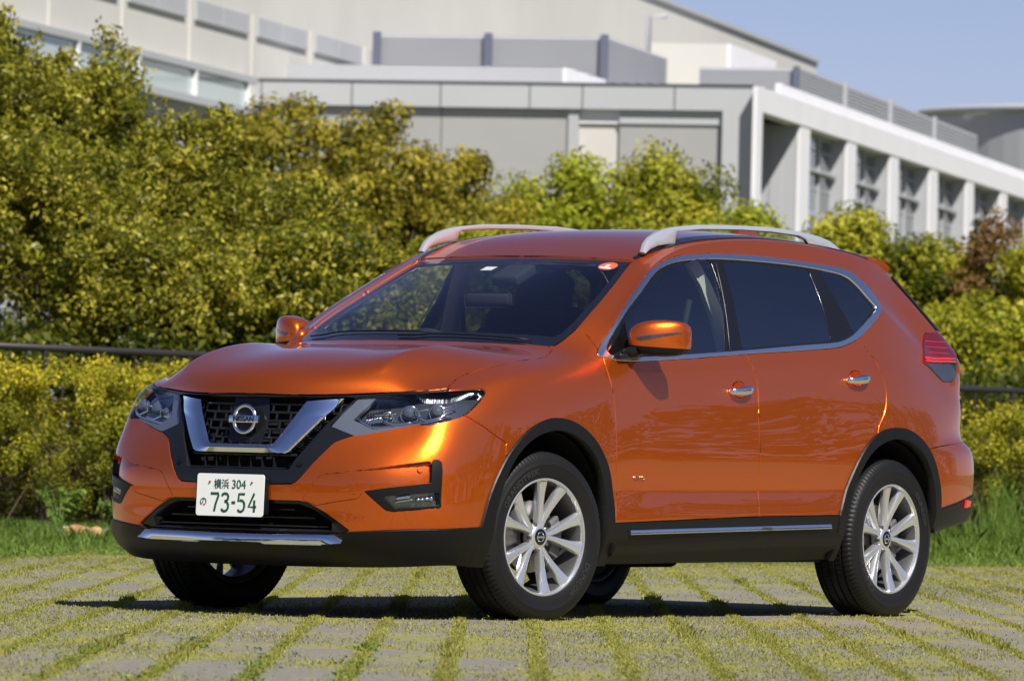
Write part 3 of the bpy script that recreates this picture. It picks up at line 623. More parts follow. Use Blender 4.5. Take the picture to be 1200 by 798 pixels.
M['seat'] = noisy(mat('seat_fabric', (.030, .031, .036), .8, 0, .25), 30, .05, 400, .001)
M['plate'] = mat('plate_white', (.84, .86, .84), .35)
M['green'] = mat('plate_green', (.012, .085, .052), .4)
M['white'] = mat('sticker_white', (.80, .82, .82), .5)
M['orange'] = mat('sticker_orange', (.80, .16, .05), .5)
M['amber'] = mat('indicator_smoke', (.05, .055, .06), .15, .2, .5, 1)
# ------------------------------------------------------------------ assemble the car
car = empty('car')
tag(car, 'glossy orange SUV with silver roof rails and white plate 73-54, parked on the grassy paving', 'car')
_bv = bmesh.new(); _bv.from_mesh(full_me); BV = BVHTree.FromBMesh(_bv); _bv.free(); bpy.data.meshes.remove(full_me)
def surfD(u, z, off=0.0, side=1):
    """point on the front of the body at oblique coordinates u, z"""
    o = D_U*u+Vector((0, 0, z))+D_N*6
    h, n, _, _ = BV.ray_cast(o, -D_N)
    if h is None: h, n, _, _ = BV.find_nearest(D_U*u+Vector((0, 0, z))+D_N*.6)
    p = h+n*off
    return Vector((p.x, p.y*side, p.z))
def surf0(y, z, off=0.0):
    h, n, _, _ = BV.ray_cast(Vector((3, y, z)), Vector((-1, 0, 0))); return h+n*off
def surfS(x, z, off=0.0, side=1):
    h, n, _, _ = BV.ray_cast(Vector((x, 3, z)), Vector((0, -1, 0))); p = h+n*off
    return Vector((p.x, p.y*side, p.z))
def surfT(x, y, off=0.0):
    h, n, _, _ = BV.ray_cast(Vector((x, y, 4)), Vector((0, 0, -1))); return h+n*off
for nm in ('paint',): pass
M_ = M
# --- panels
body = panel('shell', 'body_shell', M['paint'], car, both=True)[0]
panel('bonnet', 'bonnet', M['paint'], car, both=True, depth=.02, gap=.0036)
fb = panel('bumper_f', 'front_bumper', M['paint'], car, both=True, depth=.03)[0]
def recd(c): return -.022*max(0, min(1, (c.dot(D_U)+.10)/.28))
for o in panel('recess', 'bumper_recess', M['paint'], fb, disp=recd, gap=-.001, depth=.012): pass
for o in panel('tow', 'tow_hook_cover', M['paint'], fb, gap=.0012, depth=.01, disp=lambda c: -.006*max(0, min(1, (c.dot(D_U)+.10)/.1))): pass
doorF = panel('door_f', 'door', M['paint'], car, gap=.0040); doorR = panel('door_r', 'door', M['paint'], car, gap=.0040)
panel('fender', 'fender', M['paint'], car, gap=.0044)
panel('bumper_r', 'rear_bumper', M['paint'], car, both=True); panel('tailgate', 'tailgate', M['paint'], car, both=True)
panel('rear_glass', 'rear_window', M['grear'], car, both=True, off=-.004)
panel('windscreen', 'windscreen', M['ws'], car, both=True, off=-.004, gap=.002, depth=.004)
panel('grille_surround', 'grille_surround', M['gloss'], car, both=True, depth=.03, off=-.001)
def skd(c):
    zl = .347 if c.dot(D_U) < -.1 else ycurve(BL, c.dot(D_U))
    w = .010+.016*max(0, min(1, (zl-c.z)/.04))
    if c.z < .28: w -= .02*(.28-c.z)/.06
    return w
panel('skirt', 'bumper_skirt', M['plastic'], car, both=True, disp=skd, gap=.0005, depth=.03)
panel('rear_skirt', 'rear_bumper_skirt', M['plastic'], car, both=True, off=.008, gap=.0005, depth=.03)
panel('arch_f', 'wheel_arch_trim', M['plastic'], car, off=.010, gap=-.001, depth=.045)
panel('arch_r', 'wheel_arch_trim', M['plastic'], car, off=.010, gap=-.001, depth=.045)
def sid(c):
    z0 = ycurve(SILL, c.x)
    return .006+.022*max(0, min(1, (z0-.070-c.z)/.018)) - .035*max(0, min(1, (z0-.115-c.z)/.05))
sill = panel('sillpanel', 'sill', M['plastic'], car, disp=sid, gap=.001, depth=.03)
panel('lower_grille_frame', 'lower_grille_frame', M['gloss'], car, both=True, off=-.012, gap=-.001, depth=.08)
wt = panel('window_trim', 'window_trim', M['trimchrome'], car, off=.003, gap=.0012, depth=.008)
panel('window_frame', 'window_frame', M['frit'], car, off=-.004, gap=-.001, depth=.012)
for side, (a, b, c_) in enumerate(zip(panel('glass1', 'window', M['gfront'], None, off=-.008, gap=-.002, depth=.003),
                                      panel('glass2', 'window', M['grear'], None, off=-.0065, gap=-.002, depth=.003),
                                      panel('glass3', 'window', M['grear'], None, off=-.0055, gap=-.002, depth=.003))):
    a.parent = doorF[side]; b.parent = doorR[side]; c_.parent = car; c_.name = 'quarter_window'

# black skin added behind the panels to darken the shut lines
lin = panel(['door_f', 'door_r', 'fender', 'bumper_f', 'bumper_r', 'bonnet', 'tailgate'], 'gap_shade_skin', M['dark'], car, both=True, off=-.017, gap=.002, depth=.002)[0]
# --- black edge band inside the windscreen
def wsband():
    outer = [p for p in WS if p[1] >= -.001]; outer = [(-1.047, 0)]+[p for p in WS[::-1] if p[1] > .01 and p[0] < -.5 ]
    bm2 = bmesh.new()
    # side and top band as strips of surface points
    prev = None
    line = [(-.30, .66), (-.41, .672), (-.506, .670), (-.63, .648), (-.762, .624), (-.90, .592), (-1.02, .562)]
    for s in (1, -1):
        prev = None
        for i, (x, y) in enumerate(line):
            w = .030 if i > 0 else .06
            p, q = surfT(x, y, -.012), surfT(x-.006, y-w, -.012)
            a, b = bm2.verts.new((p.x, s*p.y, p.z)), bm2.verts.new((q.x, s*q.y, q.z))
            if prev: bm2.faces.new((prev[0], a, b, prev[1]) if s > 0 else (prev[1], b, a, prev[0]))
            prev = (a, b)
    prev = None
    for k in range(-10, 11):
        y = k*.055; x1 = -1.042-.015*(abs(k)/10)**2; 
        p, q = surfT(x1, y, -.012), surfT(x1+.045, y, -.012)
        a, b = bm2.verts.new(p), bm2.verts.new(q)
        if prev: bm2.faces.new((prev[0], prev[1], b, a))
        prev = (a, b)
    prev = None
    for k in range(-12, 13):
        y = k*.053; x1 = -.135-.16*(abs(y)/.66)**2.2
        p, q = surfT(x1, y, -.012), surfT(x1-.10, y, -.012)
        a, b = bm2.verts.new(p), bm2.verts.new(q)
        if prev: bm2.faces.new((prev[1], prev[0], a, b))
        prev = (a, b)
    bm_link('windscreen_edge_band', bm2, M['frit'], car)
wsband()

# --- strips that follow the body
def ribbon(name, A, B, outs, m, parent, side=1, closed_y0=False, n=6):
    """band between polylines A and B (lists of 3-D points of equal length) with a raised bevelled section.
    outs = list of (t across, height) pairs"""
    bm2 = bmesh.new(); rows = []
    for i in range(len(A)):
        nn_ = BV.find_nearest(A[i])[1]
        row = []
        for t, h in outs:
            p = A[i].lerp(B[i], t)+nn_*h; row.append(bm2.verts.new((p.x, p.y*side, p.z)))
        rows.append(row)
    for r1, r2 in zip(rows, rows[1:]):
        for k in range(len(outs)-1):
            q = (r1[k], r1[k+1], r2[k+1], r2[k]); bm2.faces.new(q)
    for r in (rows[0], rows[-1]):
        bm2.faces.new(r)
    bmesh.ops.recalc_face_normals(bm2, faces=bm2.faces[:])
    return bm_link(name, bm2, m, parent, autosmooth=35)
def resamp(P, n):
    P = [Vector((*p, 0)) for p in P]; L = [0]
    for a, b in zip(P, P[1:]): L.append(L[-1]+(b-a).length)
    out = []
    for k in range(n):
        d = L[-1]*k/(n-1); i = max(j for j in range(len(L)) if L[j] <= d+1e-9); i = min(i, len(P)-2)
        t = (d-L[i])/(L[i+1]-L[i]); q = P[i].lerp(P[i+1], t); out.append((q.x, q.y))
    return out
# V shaped chrome: full width in one piece, mirrored about the centre
def v_chrome():
    O = [surf0(0, .6585), None]; 
    vo, vi = C['vout'], C['vin']
    def seg(p, q, n): return [(p[0]+(q[0]-p[0])*k/n, p[1]+(q[1]-p[1])*k/n) for k in range(n)]
    yo = surfD(*vo[1]).y; yi = surfD(*vi[1]).y
    outer = [surf0(yo*k/4, vo[1][1]-.001) for k in range(4)]; inner = [surf0(yi*k/4, vi[1][1]) for k in range(4)]
    outer += [surfD(*vo[1]), surfD(*vo[2])]; inner += [surfD(*vi[1]), surfD(*vi[2])]
    outer += [surfD(*p) for p in seg(vo[2], vo[3], 4)[1:]+seg(vo[3], vo[4], 4)]+[surfD(*vo[4])]
    inner += [surfD(*p) for p in seg(vi[2], vi[3], 8)[1:]]+[surfD(*vi[3])]
    m_ = min(len(outer), len(inner)); outer, inner = outer[:m_-1]+[outer[-1]], inner[:m_-1]+[inner[-1]]
    A = [Vector((p.x, -p.y, p.z)) for p in outer[:0:-1]]+outer; B = [Vector((p.x, -p.y, p.z)) for p in inner[:0:-1]]+inner
    bm2 = bmesh.new(); rows = []
    sec = [(0, -.02), (0, .004), (.07, .010), (.55, .017), (.92, .010), (1, .004), (1, -.02)]
    for a, b in zip(A, B):
        rows.append([bm2.verts.new(a.lerp(b, t)+Vector((h, 0, 0))) for t, h in sec])
    for r1, r2 in zip(rows, rows[1:]):
        for k in range(len(sec)-1): bm2.faces.new((r1[k], r2[k], r2[k+1], r1[k+1]))
    for r in (rows[0], rows[-1]): bm2.faces.new(r)
    bmesh.ops.recalc_face_normals(bm2, faces=bm2.faces[:])
    bm_link('grille_chrome_trim', bm2, M['bright'], car, autosmooth=28)
v_chrome()
def inUG(y, z):
    u = Vector((surf0(0, z).x-.04, abs(y), z)).dot(D_U)
    return inside(UG, (max(u, -.74), z))
# radiator grille: honeycomb of thin bars behind the V
def grille():
    bm2 = bmesh.new(); zs = [.652+.0345*k for k in range(7)]
    for k, z in enumerate(zs):
        ymax = .005
        while ymax < .44 and inUG(ymax+.01, z): ymax += .01
        xs = surf0(0, z).x-.032
        n = 24
        for i in range(n):
            y0, y1 = -ymax+2*ymax*i/n, -ymax+2*ymax*(i+1)/n
            def xx(y): return surf0(y, z).x-.034
            a = Vector((xx(y0), y0, z)); b = Vector((xx(y1), y1, z))
            tube(bm2, [a, b], .0062 if k else .008, 6, cap=False)
            if k < 6 and i % 2 == k % 2:
                tube(bm2, [a, Vector((surf0(y0, z+.0345).x-.034, y0, z+.0345))], .0065, 6, cap=False)
    # the solid centre behind the badge
    bz = [(-.085, .70), (.085, .70), (.10, .80), (.085, .885), (-.085, .885), (-.10, .80)]
    vs = [bm2.verts.new((surf0(0, z).x-.030, y, z)) for y, z in bz]; bm2.faces.new(vs)
    o = bm_link('radiator_grille', bm2, M['gloss'], car)
    b3 = bmesh.new()      # dark backing
    for y0 in [-.48+.08*k for k in range(12)]: b3.faces.new([b3.verts.new((surf0(y, z).x-.085, y, z)) for y, z in ((y0, .585), (y0+.08, .585), (y0+.08, .895), (y0, .895))])
    bmesh.ops.remove_doubles(b3, verts=b3.verts[:], dist=1e-5)
    bm_link('grille_backing', b3, M['dark'], o)
    b4 = bmesh.new()      # vent row under the V
    for k in range(-3, 4):
        y = k*.058; box(b4, (surf0(0, .62).x-.03, y, .622), (.02, .004, .042))
    box(b4, (surf0(0, .60).x-.025, 0, .5985), (.03, .46, .006), bevel=.001)
    bm_link('vent_bars', b4, M['gloss'], o)
    for s in (1, -1):      # stepped mesh outside the V
        b5 = bmesh.new()
        for k in range(15):
            t = k/14; q = surfD(C['vout'][3][0]+.030+.080*t, .795+.085*t, -.026)
            box(b5, (q.x, s*q.y, q.z), (.02, .030, .0035), rot=Matrix.Rotation(s*RAD(-18), 3, 'Z'))
        for k in range(12):
            t = k/11; q = surfD(-.312+.112*t, .680+.112*t, -.026)
            box(b5, (q.x, s*q.y, q.z), (.02, .034, .0035), rot=Matrix.Rotation(s*RAD(-18), 3, 'Z'))
        bm_link('grille_mesh', b5, M['plastic'], o)
grille()
# parking sensors
for s in (1, -1):
    for (u, z), mm in zip(C['sensor'], (M['plastic'], M['paint'])):
        p = surfD(u, z, .001 if mm is M['plastic'] else -.018); n = BV.find_nearest(p)[1]
        b2 = bmesh.new(); q = n.to_track_quat('Z', 'Y').to_matrix()
        bmesh.ops.create_cone(b2, cap_ends=True, segments=20, radius1=.0125, radius2=.0115, depth=.006)
        bmesh.ops.create_cone(b2, cap_ends=True, segments=20, radius1=.009, radius2=.0085, depth=.0075)
        for v in b2.verts: w = q @ v.co+p; v.co = Vector((w.x, s*w.y, w.z))
        if s < 0: bmesh.ops.reverse_faces(b2, faces=b2.faces[:])
        bm_link('parking_sensor', b2, mm, car, autosmooth=40)
# badge
def text_bm(s, size, ext=.002, font_bold=False, sx=1.0):
    cu = bpy.data.curves.new('t', 'FONT'); cu.body = s; cu.size = size; cu.extrude = ext; cu.align_x = 'CENTER'; cu.align_y = 'CENTER'
    if font_bold: cu.offset = size*.02
    o = bpy.data.objects.new('t', cu); COL.objects.link(o); dg = bpy.context.evaluated_depsgraph_get(); dg.update()
    me = bpy.data.meshes.new_from_object(o.evaluated_get(dg)); bpy.data.objects.remove(o); bpy.data.curves.remove(cu)
    b = bmesh.new(); b.from_mesh(me); bpy.data.meshes.remove(me)
    for v in b.verts: v.co.x *= sx
    return b
def place(b, mtx):
    for v in b.verts: v.co = mtx @ v.co
    return b
def frame(p, xdir, zdir):
    """matrix with local x -> xdir, local z (out of the text) -> zdir"""
    x = xdir.normalized(); z = (zdir-x*zdir.dot(x)).normalized(); y = z.cross(x)
    return Matrix(((x.x, y.x, z.x, p.x), (x.y, y.y, z.y, p.y), (x.z, y.z, z.z, p.z), (0, 0, 0, 1)))
bx_ = surf0(0, .80).x+.004
bF = frame(Vector((bx_, 0, .795)), Vector((0, 1, 0)), Vector((1, 0, .10)))
b2 = bmesh.new(); pts = [Vector((.0535*cos(a), .0555*sin(a), 0)) for a in [2*pi*k/48 for k in range(49)]]
tube(b2, pts, .0082, 10, cap=False); box(b2, (0, 0, .003), (.150, .030, .014), bevel=.0025)
bmesh.ops.remove_doubles(b2, verts=b2.verts[:], dist=1e-5)
badge = bm_link('badge', place(b2, bF), M['chrome'], car, autosmooth=40)
bm_link('badge_lettering', place(text_bm('NISSAN', .030, .0012, True, 1.05), bF @ Matrix.Translation((0, -.001, .0108))), M['green'] if False else M['gloss'], badge)
b2 = bmesh.new(); bmesh.ops.create_cone(b2, cap_ends=True, segments=40, radius1=.05, radius2=.05, depth=.004)
bm_link('badge_backing', place(b2, bF @ Matrix.Translation((0, 0, -.008))), M['gloss'], badge)

# --- number plate
pF = frame(Vector((1.012, 0, .485)), Vector((0, 1, 0)), Vector((1, 0, .042)))
def rrect(w, h, r, n=6):
    out = []
    for cx, cy, a0 in ((w/2-r, h/2-r, 0), (-w/2+r, h/2-r, 90), (-w/2+r, -h/2+r, 180), (w/2-r, -h/2+r, 270)):
        for k in range(n+1):
            a = RAD(a0+90*k/n); out.append((cx+r*cos(a), cy+r*sin(a)))
    return out
def prism(b, poly, z0, z1, mi=0):
    lo = [b.verts.new((x, y, z0)) for x, y in poly]; hi = [b.verts.new((x, y, z1)) for x, y in poly]
    b.faces.new(hi).material_index = mi; b.faces.new(lo[::-1]).material_index = mi
    for i in range(len(poly)):
        j = (i+1) % len(poly); b.faces.new((lo[i], lo[j], hi[j], hi[i])).material_index = mi
b2 = bmesh.new(); prism(b2, rrect(.340, .172, .012), -.002, .001)
plate = bm_link('number_plate', place(b2, pF), M['plate'], car, autosmooth=40)
b2 = bmesh.new(); prism(b2, rrect(.352, .150, .008), -.03, -.0025)
bm_link('plate_holder', place(b2, pF), M['plastic'], plate, autosmooth=40)
def stroke(b, pts, w, z=.0022):
    """flat stroke of width w with round ends"""
    P = [Vector((x, y, 0)) for x, y in pts]
    L, R_ = [], []
    for i, p in enumerate(P):
        t = (P[min(i+1, len(P)-1)]-P[max(i-1, 0)]).normalized(); n = Vector((-t.y, t.x, 0))*w/2
        L.append(p+n); R_.append(p-n)
    for i in range(len(P)-1):
        b.faces.new([b.verts.new((q.x, q.y, z)) for q in (R_[i], R_[i+1], L[i+1], L[i])])
digits = {
 '7': [[(-.020, .0365), (.0185, .0365), (.0185, .028), (.006, -.008), (.000, -.0385)]],
 '3': [[(-.016, .026), (-.013, .034), (-.003, .0375), (.009, .0355), (.0145, .027), (.0135, .014), (.006, .0065), (-.003, .005)],
       [(-.003, .005), (.008, .002), (.0155, -.008), (.015, -.024), (.008, -.034), (-.003, -.0375), (-.013, -.034), (-.017, -.026)]],
 '-': [[(-.009, 0), (.009, 0)]],
 '5': [[(.0165, .0365), (-.0125, .0365), (-.0145, .006), (-.005, .0105), (.007, .008), (.0145, -.001), (.016, -.014), (.012, -.029), (.002, -.0375), (-.010, -.036), (-.016, -.028)]],
 '4': [[(.0095, .0385), (.0075, .0385), (-.018, -.016), (.0195, -.016)], [(.0095, .012), (.0095, -.0385)]],
}
b2 = bmesh.new(); X0 = -.170
for ch, x in (('7', .093), ('3', .147), ('-', .189), ('5', .229), ('4', .285)):
    for st in digits[ch]: stroke(b2, [(X0+x+a*1.03, -.0305+b_*.97) for a, b_ in st], .0105 if ch != '-' else .0115)
bm_link('plate_numerals', place(b2, pF), M['green'], plate)
tb = text_bm('横浜', .0425, .0008, False, .92); bm_link('plate_lettering', place(tb, pF @ Matrix.Translation((X0+.125, .0415, .002))), M['green'], plate)
tb = text_bm('304', .050, .0008, False, .98); bm_link('plate_lettering', place(tb, pF @ Matrix.Translation((X0+.2125, .0425, .002))), M['green'], plate)
tb = text_bm('の', .040, .0008, False, .95); bm_link('plate_lettering', place(tb, pF @ Matrix.Translation((X0+.036, -.0305, .002))), M['green'], plate)
MB_ = mat('screw_brass', (.35, .20, .10), .4, .8)
for x in (-.105, .108):
    b2 = bmesh.new(); r = bmesh.ops.create_cone(b2, cap_ends=True, segments=12, radius1=.005, radius2=.004, depth=.004); 
    for v in r['verts']: v.co += Vector((x, .052, .003))
    bm_link('plate_screw', place(b2, pF), MB_, plate)

# --- lower grille slats and dark backing
slats = []
for z, w in ((.432, .27), (.400, .36), (.366, .42)):
    b2 = bmesh.new()
    if True:
        pts = [surf0(w*k/8, z)-Vector((.055, 0, 0)) for k in range(-8, 9)]
        for a, b in zip(pts, pts[1:]):
            ang = atan2(b.x-a.x, b.y-a.y)
            box(b2, (a+b)/2, (.035, (b-a).length+.001, .006), rot=Matrix.Rotation(-ang, 3, 'Z'))
    slats.append(bm_link('lower_grille_slat', b2, M['gloss'], car))
lg = slats[0]
b2 = bmesh.new(); vs = [b2.verts.new((.80, y, z)) for y, z in ((-.62, .30), (.62, .30), (.62, .49), (-.62, .49))]; b2.faces.new(vs)
bm_link('grille_backing', b2, M['dark'], lg)
# silver skid trim
def skid():
    t = [(0, .3275), (.15, .3272), (.30, .3275), (.42, .3285), (.475, .3285), (.505, .3125)]
    b = [(0, .302), (.15, .3015), (.17, .2965), (.42, .297), (.45, .2995), (.5055, .3085)]
    A = [surf0(y, z+.012, .018) for y, z in t]; B = [surf0(y, z+.014, .038) for y, z in b]
    A = [Vector((p.x, -p.y, p.z)) for p in A[:0:-1]]+A; B = [Vector((p.x, -p.y, p.z)) for p in B[:0:-1]]+B
    ribbon('skid_trim', A, B, [(0, -.02), (0, .003), (.12, .008), (.5, .010), (.88, .008), (1, .002), (1, -.02)], M['bright'], car)
skid()

# --- fog lamps
fog = panel('fog', 'fog_light_bezel', M['plastic'], car, off=.002, gap=.001, depth=.03)
for s, o in zip((1, -1), fog): pass
fl = panel('fog_lens', 'fog_light_lens', M['lens'], None, off=-.004, gap=-.001, depth=.002)
fh = panel('fog_lens', 'fog_light_housing', M['house'], None, off=-.030, gap=-.001, depth=-.03)
for s, o, l, h in zip((1, -1), fog, fl, fh):
    l.parent = o; h.parent = o
    b2 = bmesh.new()
    q0 = surfD(.115, .478, -.012); q1 = surfD(.165, .483, -.012)
    tube(b2, [surfD(.085+.012*k, .470+.0022*k, -.014) for k in range(8)], .0045, 8)
    tube(b2, [surfD(.095+.012*k, .488+.0022*k, -.014) for k in range(6)], .009, 8)
    for k in range(4):
        p = surfD(.188+.018*k, .485+.002*k, -.020)
        r = bmesh.ops.create_uvsphere(b2, u_segments=12, v_segments=8, radius=.010 if k < 3 else .014)
        for v in r['verts']: v.co += p
    for v in b2.verts: v.co.y *= s
    if s < 0: bmesh.ops.reverse_faces(b2, faces=b2.faces[:])
    bm_link('fog_reflector', b2, M['bowl'], o, smooth=True)

# --- head lamps
hz = panel('headlight', 'headlight', M['house'], car, off=-.060, gap=.0, depth=-.055)
hl = panel('headlight', 'headlight_lens', M['lens'], None, off=.0005, gap=.0015, depth=.004)
def plate_on(poly, off, thick, m, name, parent, s):
    b = bmesh.new(); P = []
    for i in range(len(poly)):
        a, c = poly[i], poly[(i+1) % len(poly)]; L = sqrt((a[0]-c[0])**2+(a[1]-c[1])**2); n = max(1, int(L/.02))
        P += [(a[0]+(c[0]-a[0])*k/n, a[1]+(c[1]-a[1])*k/n) for k in range(n)]
    top = [b.verts.new(surfD(u, z, off)) for u, z in P]; bot = [b.verts.new(surfD(u, z, off-thick)) for u, z in P]
    f = b.faces.new(top)
    for i in range(len(P)):
        j = (i+1) % len(P); b.faces.new((bot[i], bot[j], top[j], top[i]))
    bmesh.ops.triangulate(b, faces=[f])
    if s < 0:
        for v in b.verts: v.co.y *= -1
    bmesh.ops.recalc_face_normals(b, faces=b.faces[:])
    return bm_link(name, b, m, parent, autosmooth=40)
for s, o, l in zip((1, -1), hz, hl):
    l.parent = o
    plate_on(C['drl'], -.010, .022, M['drl'], 'daytime_light', o, s)
    b3 = bmesh.new()
    for (u, z), r in zip(C['hl_in'], (.030, .027, .020)):
        p = surfD(u, z, -.045); q = surfD(u, z-.004, -.050)
        b2 = bmesh.new(); bmesh.ops.create_uvsphere(b2, u_segments=24, v_segments=14, radius=r)
        for v in b2.verts: v.co += p+Vector((.004, 0, 0)); v.co.y *= s
        if s < 0: bmesh.ops.reverse_faces(b2, faces=b2.faces[:])
        bm_link('projector', b2, M['projector'], o, smooth=True)
        ring = [q+D_U*(r*1.22*cos(a))+Vector((0, 0, r*1.22*sin(a)))+D_N*.006 for a in [2*pi*k/32 for k in range(33)]]
        tube(b3, ring, .0035, 8, cap=False)
    for key, rad in (('hl_l1', .0038), ('hl_l2', .0052), ('hl_l3', .0042), ('hl_l4', .0055), ('hl_l5', .0038)):
        tube(b3, [surfD(u, z, -.022) for u, z in resamp(C[key], 9)], rad, 8)
    tube(b3, [surfD(u, z, -.026) for u, z in resamp([(C['drl'][5][0]+.01, C['drl'][5][1]+.012), (C['drl'][6][0], C['drl'][6][1]+.012), (C['drl'][8][0]+.03, C['drl'][8][1]+.012), (.30, .828)], 12)], .006, 8)
    b4 = bmesh.new()     # ribbed reflector near the nose
    for k in range(9):
        tube(b4, [surfD(-.045+.011*k, .800+.002*k, -.040), surfD(-.030+.011*k, .850+.003*k, -.048)], .0045, 6)
    for b in (b3, b4):
        for v in b.verts: v.co.y *= s
        if s < 0: bmesh.ops.reverse_faces(b, faces=b.faces[:])
    bm_link('lamp_chrome', b3, M['bowl'], o, smooth=True)
    bm_link('lamp_reflector', b4, M['bowl'], o, smooth=True)

# --- tail lamps
for s, a, b in zip((1, -1), panel('lamp_red', 'tail_light', M['red'], car, off=.006, gap=.001), panel('lamp_clear', 'tail_light_clear', M['smoke'], None, off=.006, gap=.001)):
    b.parent = a
    b2 = bmesh.new()
    for k, z in enumerate((1.135, 1.147)):
        pts = [surfS(x, z+(.0 if x > -3.3 else .004), .009) for x in (-3.10, -3.18, -3.26, -3.34, -3.40)]
        tube(b2, pts, .006, 6)
    for v in b2.verts: v.co.y *= s
    bm_link('tail_light_bar', b2, M['red2'], a, smooth=True)
    b2 = bmesh.new()
    for z in (1.175, 1.20, 1.225): tube(b2, [surfS(x, z, .0065) for x in (-3.17, -3.24, -3.31, -3.36)], .0016, 5)
    for v in b2.verts: v.co.y *= s
    bm_link('tail_light_rib', b2, M['red2'], a, smooth=True)
for s in (1, -1):
    b2 = bmesh.new(); prism(b2, [(-.034, -.016), (.034, -.010), (.034, .016), (-.028, .020)], -.004, .006)
    p = surfS(-3.40, .50, .012, s); n = BV.find_nearest(Vector((p.x, abs(p.y), p.z)))[1]; n = Vector((n.x, s*n.y, n.z))
    bm_link('rear_reflector', place(b2, frame(p, Vector((0, 0, 1)).cross(n), n)), M['red2'], car)

# --- sills: chrome strip
for s, o in zip((1, -1), sill):
    xs = [-.56-(1.585)*k/14 for k in range(15)]
    A = [surfS(x, .376+.0225*(-x-.56)/1.0*.9, .012) for x in xs]; B = [surfS(x, .354+.0225*(-x-.56)/1.0*.9, .012) for x in xs]
    rb = ribbon('sill_chrome', A, B, [(0, -.004), (.1, .003), (.5, .008), (.9, .009), (1, -.004)], M['bright'], o, side=s)
    b2 = bmesh.new(); p = surfS(-1.62, .385, .019, s); box(b2, p, (.075, .003, .012)); bm_link('sill_badge', b2, M['smoke'], o)

# --- handles with their cups
for s in (1, -1):
    for (hx, hz_), cup, dr in zip(HANDLES, CUPS, (doorF, doorR)):
        d = dr[0 if s > 0 else 1]
        b2 = bmesh.new(); cx = sum(p[0] for p in cup)/len(cup); cz = sum(p[1] for p in cup)/len(cup)
        rings = []
        for t, dep in ((1.03, .0005), (1.0, -.001), (.95, -.004), (.8, -.009), (.5, -.013), (.15, -.014)):
            rings.append([b2.verts.new(surfS(cx+(x-cx)*t, cz+(z-cz)*t, dep, s)) for x, z in cup])
        for r1_, r2_ in zip(rings, rings[1:]):
            for k in range(len(cup)): b2.faces.new((r1_[k], r1_[(k+1) % len(cup)], r2_[(k+1) % len(cup)], r2_[k]))
        b2.faces.new(rings[-1]); bmesh.ops.recalc_face_normals(b2, faces=b2.faces[:])
        b2.faces.ensure_lookup_table()
        if b2.faces[0].normal.y*s < 0: bmesh.ops.reverse_faces(b2, faces=b2.faces[:])
        bm_link('handle_recess', b2, M['paint'], d, smooth=True)
        b2 = bmesh.new(); n = 14; prev = None
        for i in range(n+1):
            t = i/n; x = hx+.085-.176*t; z = hz_-.006+.010*(t-.5)*1.2
            y = abs(surfS(x, z).y)+.004+.030*sin(pi*t)**.45
            w = .009+.011*sin(pi*min(1, t*1.0))**.5; th = .008
            ring = [b2.verts.new((x, s*(y+th*cos(a)), z+w*sin(a))) for a in [2*pi*k/12 for k in range(12)]]
            if prev:
                for k in range(12): b2.faces.new((prev[k], prev[(k+1) % 12], ring[(k+1) % 12], ring[k]))
            else: b2.faces.new(ring)
            prev = ring
        b2.faces.new(prev[::-1]); bmesh.ops.recalc_face_normals(b2, faces=b2.faces[:])
        bm_link('door_handle', b2, M['chrome'], d, smooth=True)
# rear edge of the front side window and small badge on the front door
for s in (1, -1):
    b2 = bmesh.new(); tube(b2, [surfS(x, z, .002, s) for x, z in resamp([(C['bp_split'][1][0], C['bp_split'][1][1]-.012), (C['bp_split'][2][0], C['bp_split'][2][1]+.006)], 8)], .0018, 6)
    bm_link('window_strip', b2, M['rim_in'], doorF[0 if s > 0 else 1], smooth=True)
    n = Vector((0, s, 0)); p = surfS(-.64, .588, .002, s)
    tb = text_bm('HYBRID', .024, .0015, True, 1.0); f = frame(p, Vector((-s, 0, .02)), n)
    if s < 0: pass
    bm_link('door_badge', place(tb, f), M['chrome'], doorF[0 if s > 0 else 1])
# black sail triangle by the mirror
for s in (1, -1):
    b2 = bmesh.new(); tri = [(-.475, 1.100), (-.60, 1.190), (-.665, 1.245), (-.640, 1.105)]
    vs = [b2.verts.new(surfS(x, z, .002, s)) for x, z in tri]; b2.faces.new(vs if s > 0 else vs[::-1])
    bmesh.ops.solidify(b2, geom=b2.faces[:], thickness=-.004)
    bm_link('mirror_sail', b2, M['plastic'], doorF[0 if s > 0 else 1])

